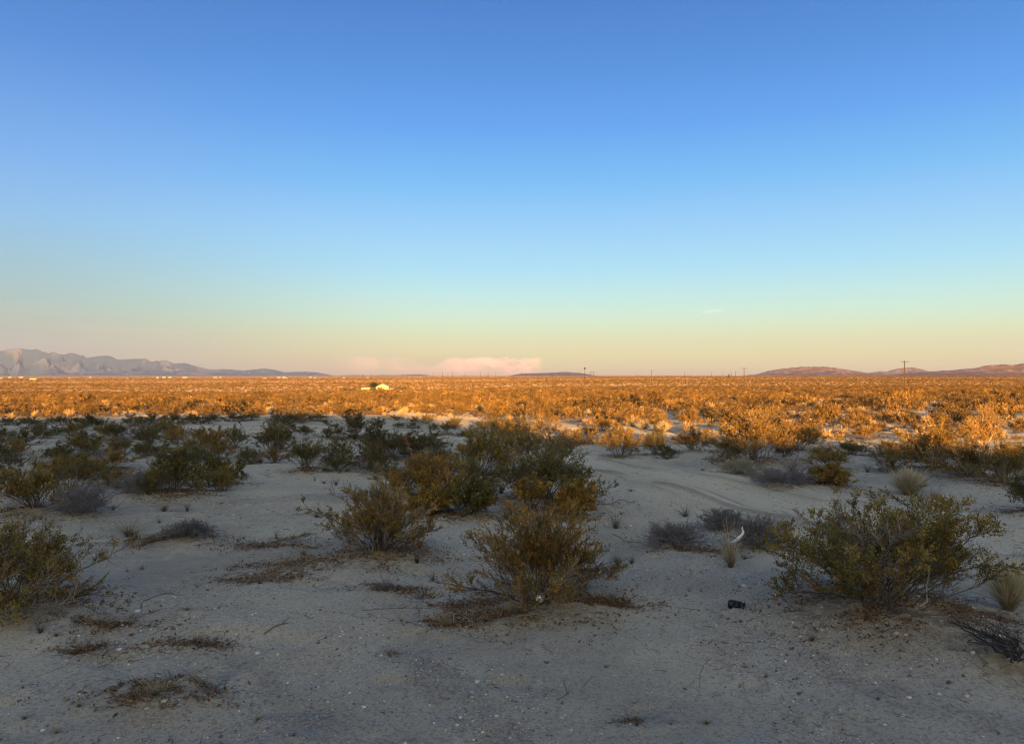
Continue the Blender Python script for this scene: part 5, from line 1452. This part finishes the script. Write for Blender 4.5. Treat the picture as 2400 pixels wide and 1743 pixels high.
def build_homestead():
    g = lambda px: gz((px - CX) / F * HD, HD)
    k = HD / F
    zb = g(899)
    top = EYE + (HZ - 898.0) / F * HD - zb; ea = EYE + (HZ - 906.5) / F * HD - zb
    top *= 0.9
    h = D.objects.new('house', None); COL.objects.link(h); h.location = ((899 - CX) * k, HD, zb)
    tag(h, 'pale yellow house with a low gable facing the viewer, alone on the plain', 'house')
    wl = gable(h, 28 * k, 9, ea, top, M_CREAM, M_CREAM2)
    wn = panel('window', (-2.2, -4.53, 1.5), (0.9, 0.06, 0.8), M_WHITE, wl); panel('pane', (-2.2, -4.57, 1.5), (0.7, 0.06, 0.6), M_GLASS, wn)
    panel('door', (0.9, -4.53, 0.95), (0.85, 0.06, 1.9), M_TAN, wl)
    for px_ in (907, 911, 914.5):
        panel('porch_post', ((px_ - 899) * k, -5.6, 1.0), (0.14, 0.14, 2.3), M_TAN, h)
    panel('porch_roof', ((911 - 899) * k, -5.0, 2.2), (9 * k, 1.8, 0.12), M_TAN, h)
    # travel trailer
    t = D.objects.new('travel_trailer', None); COL.objects.link(t); t.location = ((862.5 - CX) * k, HD - 6, g(862)); 
    tag(t, 'cream travel trailer with dark windows left of the pale yellow house', 'trailer')
    zt = EYE + (HZ - 908) / F * HD - g(862)
    W_ = 21 * k / 2
    pr = np.array([[-W_, 1.0], [-W_ + 0.2, zt - 0.3], [-W_ + 0.6, zt], [W_ - 0.5, zt], [W_, zt - 0.5], [W_ * 0.8, 0.75], [W_ * 0.3, 0.55], [-W_ * 0.7, 0.6]])
    n = len(pr); v = np.concatenate([np.column_stack([pr[:, 0], np.full(n, -1.15), pr[:, 1]]), np.column_stack([pr[:, 0], np.full(n, 1.15), pr[:, 1]])])
    me = D.meshes.new('trailer_shell'); me.from_pydata(v.tolist(), [], [list(range(n)), list(range(2 * n - 1, n - 1, -1))] + [[i, i + n, (i + 1) % n + n, (i + 1) % n] for i in range(n)]); me.materials.append(M_CREAM)
    link('shell', me, t)
    for cx_ in (-1.3, 0.1, 1.3): panel('window', (cx_, -1.17, zt - 0.85), (0.7, 0.05, 0.5), M_GLASS, t)
    for cx_ in (-0.5, 0.4):
        v, q = lathe([(0.0, -0.1), (0.3, -0.1), (0.36, 0.0), (0.3, 0.1), (0.0, 0.1)], 14); wv = np.stack([v[:, 0], v[:, 2], v[:, 1]], 1)
        link('wheel', mesh_from('trailer_wheel', wv, q, mats=[M_DARK], smooth=True), t, (cx_, -1.05, 0.34))
    # shed
    s = D.objects.new('shed', None); COL.objects.link(s); s.location = ((921 - CX) * k, HD - 8, g(921)); s.rotation_euler = (0, 0, 0.1)
    tag(s, 'small tan shed right of the pale yellow house', 'shed')
    hs = EYE + (HZ - 910.5) / F * HD - g(921)
    panel('wall', (0, 0, hs / 2 - 0.1), (12.5 * k, 2.4, hs), M_TAN, s)
    rf = []; bm_box(rf, (0, 0, hs + 0.0), (13.2 * k, 2.8, 0.12)); link('roof', mesh_from('shed_roof', *join(rf), mats=[M_CREAM2]), s)
    panel('door', (0.5, -1.22, 0.85), (0.8, 0.06, 1.6), M_RUST, s)
    # dark pickup beyond the shed
    c = D.objects.new('parked_vehicle', None); COL.objects.link(c); c.location = ((933 - CX) * k, HD - 2, g(933)); c.rotation_euler = (0, 0, 0.2)
    tag(c, 'dark parked vehicle right of the small tan shed', 'vehicle')
    pr = np.array([[-1.9, 0.4], [-1.9, 1.0], [-1.2, 1.1], [-0.6, 1.65], [0.7, 1.65], [1.0, 1.05], [1.95, 0.95], [1.95, 0.4]])
    n = len(pr); v = np.concatenate([np.column_stack([pr[:, 0], np.full(n, -0.85), pr[:, 1]]), np.column_stack([pr[:, 0], np.full(n, 0.85), pr[:, 1]])])
    me = D.meshes.new('vehicle_body'); me.from_pydata(v.tolist(), [], [list(range(n)), list(range(2 * n - 1, n - 1, -1))] + [[i, i + n, (i + 1) % n + n, (i + 1) % n] for i in range(n)]); me.materials.append(M_DARK)
    link('body', me, c)
    for sx in (-1.2, 1.25):
        for sy in (-0.82, 0.82):
            v, q = lathe([(0.0, -0.1), (0.26, -0.1), (0.34, 0.0), (0.26, 0.1), (0.0, 0.1)], 12); link('wheel', mesh_from('wheel', np.stack([v[:, 0], v[:, 2], v[:, 1]], 1), q, mats=[M_BLACK], smooth=True), c, (sx, sy, 0.34))
    panel('window', (0.05, -0.87, 1.38), (1.0, 0.04, 0.36), M_GLASS, c)
    # rust box at the left
    b = D.objects.new('rusty_tank', None); COL.objects.link(b); b.location = ((802 - CX) * k, HD - 8, g(802)); tag(b, 'rust-red boxy tank among bushes left of the trailer', 'tank')
    panel('body', (0, 0, 0.75), (1.7, 1.4, 1.3), M_RUST, b); panel('lid', (0, 0, 1.45), (1.8, 1.5, 0.1), M_RUST, b)
    # tree behind the trailer
    r = np.random.default_rng(9); hT = EYE + (HZ - 895.5) / F * HD - g(873)
    tr = D.objects.new('tree', None); COL.objects.link(tr); tr.location = ((873 - CX) * k, HD + 5, g(873)); tag(tr, 'dark bushy tree between the trailer and the pale yellow house', 'tree')
    T0 = np.array([[[0, 0, -0.2], [0.1, 0, 0.8], [0.0, 0.1, 1.6], [0.15, 0, 2.6]]])
    B1, _ = sprout(r, T0, 14, 0.35, 1.0, 2.0, 0.9, 0.3, 5)
    v, q = join([tubes(T0, np.array([[0.16, 0.13, 0.1, 0.05]]), 7), tubes(B1, np.linspace(0.05, 0.02, 5)[None].repeat(len(B1), 0), 4)])
    link('trunk', mesh_from('trunk', v, q, np.tile([[0.1, 0.08, 0.06]], (len(v), 1)), mats=[M_STEM]), tr)
    n = 2600; A = r.normal(size=(n, 3)) * np.array([0.95, 0.95, 0.55]) + np.array([0, 0, hT * 0.62]); A[:, 2] = np.clip(A[:, 2], 0.5, hT)
    A += np.repeat(r.normal(size=(130, 3)) * 0.35, 20, 0)
    ax = unit(r.normal(size=(n, 3))); sd = unit(np.cross(ax, unit(r.normal(size=(n, 3))))); l = 0.16 * r.uniform(0.6, 1.4, (n, 1))
    lv = np.stack([A - ax * l, A + sd * l * 0.6, A + ax * l, A - sd * l * 0.6], 1).reshape(-1, 3)
    link('crown', mesh_from('crown', lv, np.arange(n * 4).reshape(-1, 4), np.repeat(np.array([[0.03, 0.045, 0.016]]) * r.uniform(0.6, 1.4, (n, 1)), 4, 0), mats=[M_LEAF]), tr)
build_homestead()
for hx, hy, ww, tt, lb in ((838, 914.5, 22, 'd', 'dark low bush left of the cream travel trailer'), (820, 914.5, 20, 'd', 'dark bush right of the rust-red tank'), (884, 916, 14, 'd', 'dark bush before the left corner of the pale yellow house'),
                       (946, 913, 18, 'd', 'dark bush right of the parked vehicle'), (962, 912.5, 20, 'd', 'second dark bush right of the parked vehicle'), (903, 917.5, 16, 'b', 'brown bush in front of the pale yellow house')):
    k_ = HD / F; a_, b_ = MID[tt][len(lb) % 3]
    root = D.objects.new('creosote_bush', None); COL.objects.link(root); tag(root, lb, 'bush', 'bushes round the homestead')
    place(root, ((hx - CX) * k_, HD - 12 - (len(lb) % 5)), len(lb), (ww * k_ / 1.1, ww * k_ / 1.1, 2.3))
    link('branches', a_, root); link('foliage', b_, root)

# pale far buildings along the horizon
FARB = [(4, 888.2, 8, 3, 2200), (24, 882.6, 8, 1.6, 3400), (50, 883.6, 12, 1.6, 3400), (79, 889.2, 17, 3.2, 1700), (163, 886.8, 4.5, 2.0, 2600), (212, 884.8, 3, 3, 2800), (298, 886.8, 6, 1.8, 2600), (370, 884.6, 7, 1.8, 3000),
        (385, 883.4, 9, 2.2, 3200), (399, 884.4, 8, 1.8, 3000), (434, 884.4, 14, 1.8, 3000), (505, 884.4, 10, 1.5, 3200), (517, 884.6, 7, 1.5, 3200), (618.5, 887.0, 3, 2.6, 2400), (622.5, 887.0, 3, 2.6, 2400), (654, 884.6, 10, 1.8, 3000),
        (666, 884.4, 9, 2.0, 3000), (672, 886.4, 5, 1.8, 2600), (728, 885.4, 7.5, 2.8, 2800), (738.5, 885.4, 7, 1.6, 2800), (806, 885.4, 5, 1.8, 2800), (862, 885.2, 4, 1.8, 2800), (960.5, 885.8, 3, 2, 2600), (975, 885.8, 3, 1.8, 2600), (986, 885.8, 4.5, 2.2, 2600)]
LBL = {0: 'low cream building at the left edge of the far plain', 3: 'long cream low building on the far plain, nearest one at the left', 18: 'brightest white far building, at the foot of the tapering hazy range'}
for i, (px, py, wpx, hpx, dist) in enumerate(FARB):
    x, y, z = ground_at(px, dist)
    zb = EYE + (HZ - py) / F * dist
    w_, h_ = wpx * 0.85 * dist / F, max(hpx * 0.85 * dist / F, 2.2)
    b = D.objects.new('far_building', None); COL.objects.link(b); b.location = (x, y, min(zb, z + 2.5) if zb > z else z)
    tag(b, LBL.get(i, 'one of the small pale buildings strung along the far edge of the plain'), 'building', 'pale buildings along the far edge of the plain')
    drop = max(b.location.z - z, 0) + 0.5
    parts = []; bm_box(parts, (0, 0, (h_ * 0.8 - drop) / 2), (w_, min(w_, 9), h_ * 0.8 + drop)); link('wall', mesh_from('far_wall', *join(parts), mats=[M_WHITE if i != 3 else M_CREAM]), b)
    x2, y2 = w_ / 2 + 0.3, min(w_, 9) / 2 + 0.3; e = h_ * 0.8 + 0.01; rt = h_ * 1.1
    v = np.array([[-x2, -y2, e], [x2, -y2, e], [x2, y2, e], [-x2, y2, e], [-x2 * 0.96, 0, rt], [x2 * 0.96, 0, rt]])
    me = D.meshes.new('far_roof'); me.from_pydata(v.tolist(), [], [[0, 1, 5, 4], [2, 3, 4, 5], [1, 2, 5], [3, 0, 4], [3, 2, 1, 0]]); me.materials.append(M_CREAM2)
    link('roof', me, b)

# ------------------------------------------------------------------ haze over the whole land
def build_haze():
    parts = []
    x0, x1, y0, y1, z0, z1 = -24000, 24000, -300, 25500, -40, 1150
    bm_box(parts, ((x0 + x1) / 2, (y0 + y1) / 2, (z0 + z1) / 2), (x1 - x0, y1 - y0, z1 - z0))
    m = D.materials.new('haze'); m.use_nodes = True
    t = NT(m.node_tree); t.n.clear()
    out = t.node('ShaderNodeOutputMaterial'); pv = t.node('ShaderNodeVolumePrincipled')
    pv.inputs['Color'].default_value = (0.42, 0.60, 1.0, 1)
    pv.inputs['Density'].default_value = 2.2e-5
    pv.inputs['Anisotropy'].default_value = 0.0
    t.l.new(pv.outputs[0], out.inputs['Volume'])
    tag(link('haze', mesh_from('haze', *join(parts), mats=[m])), 'thin evening haze over the plain', None, None, 'stuff')
build_haze()
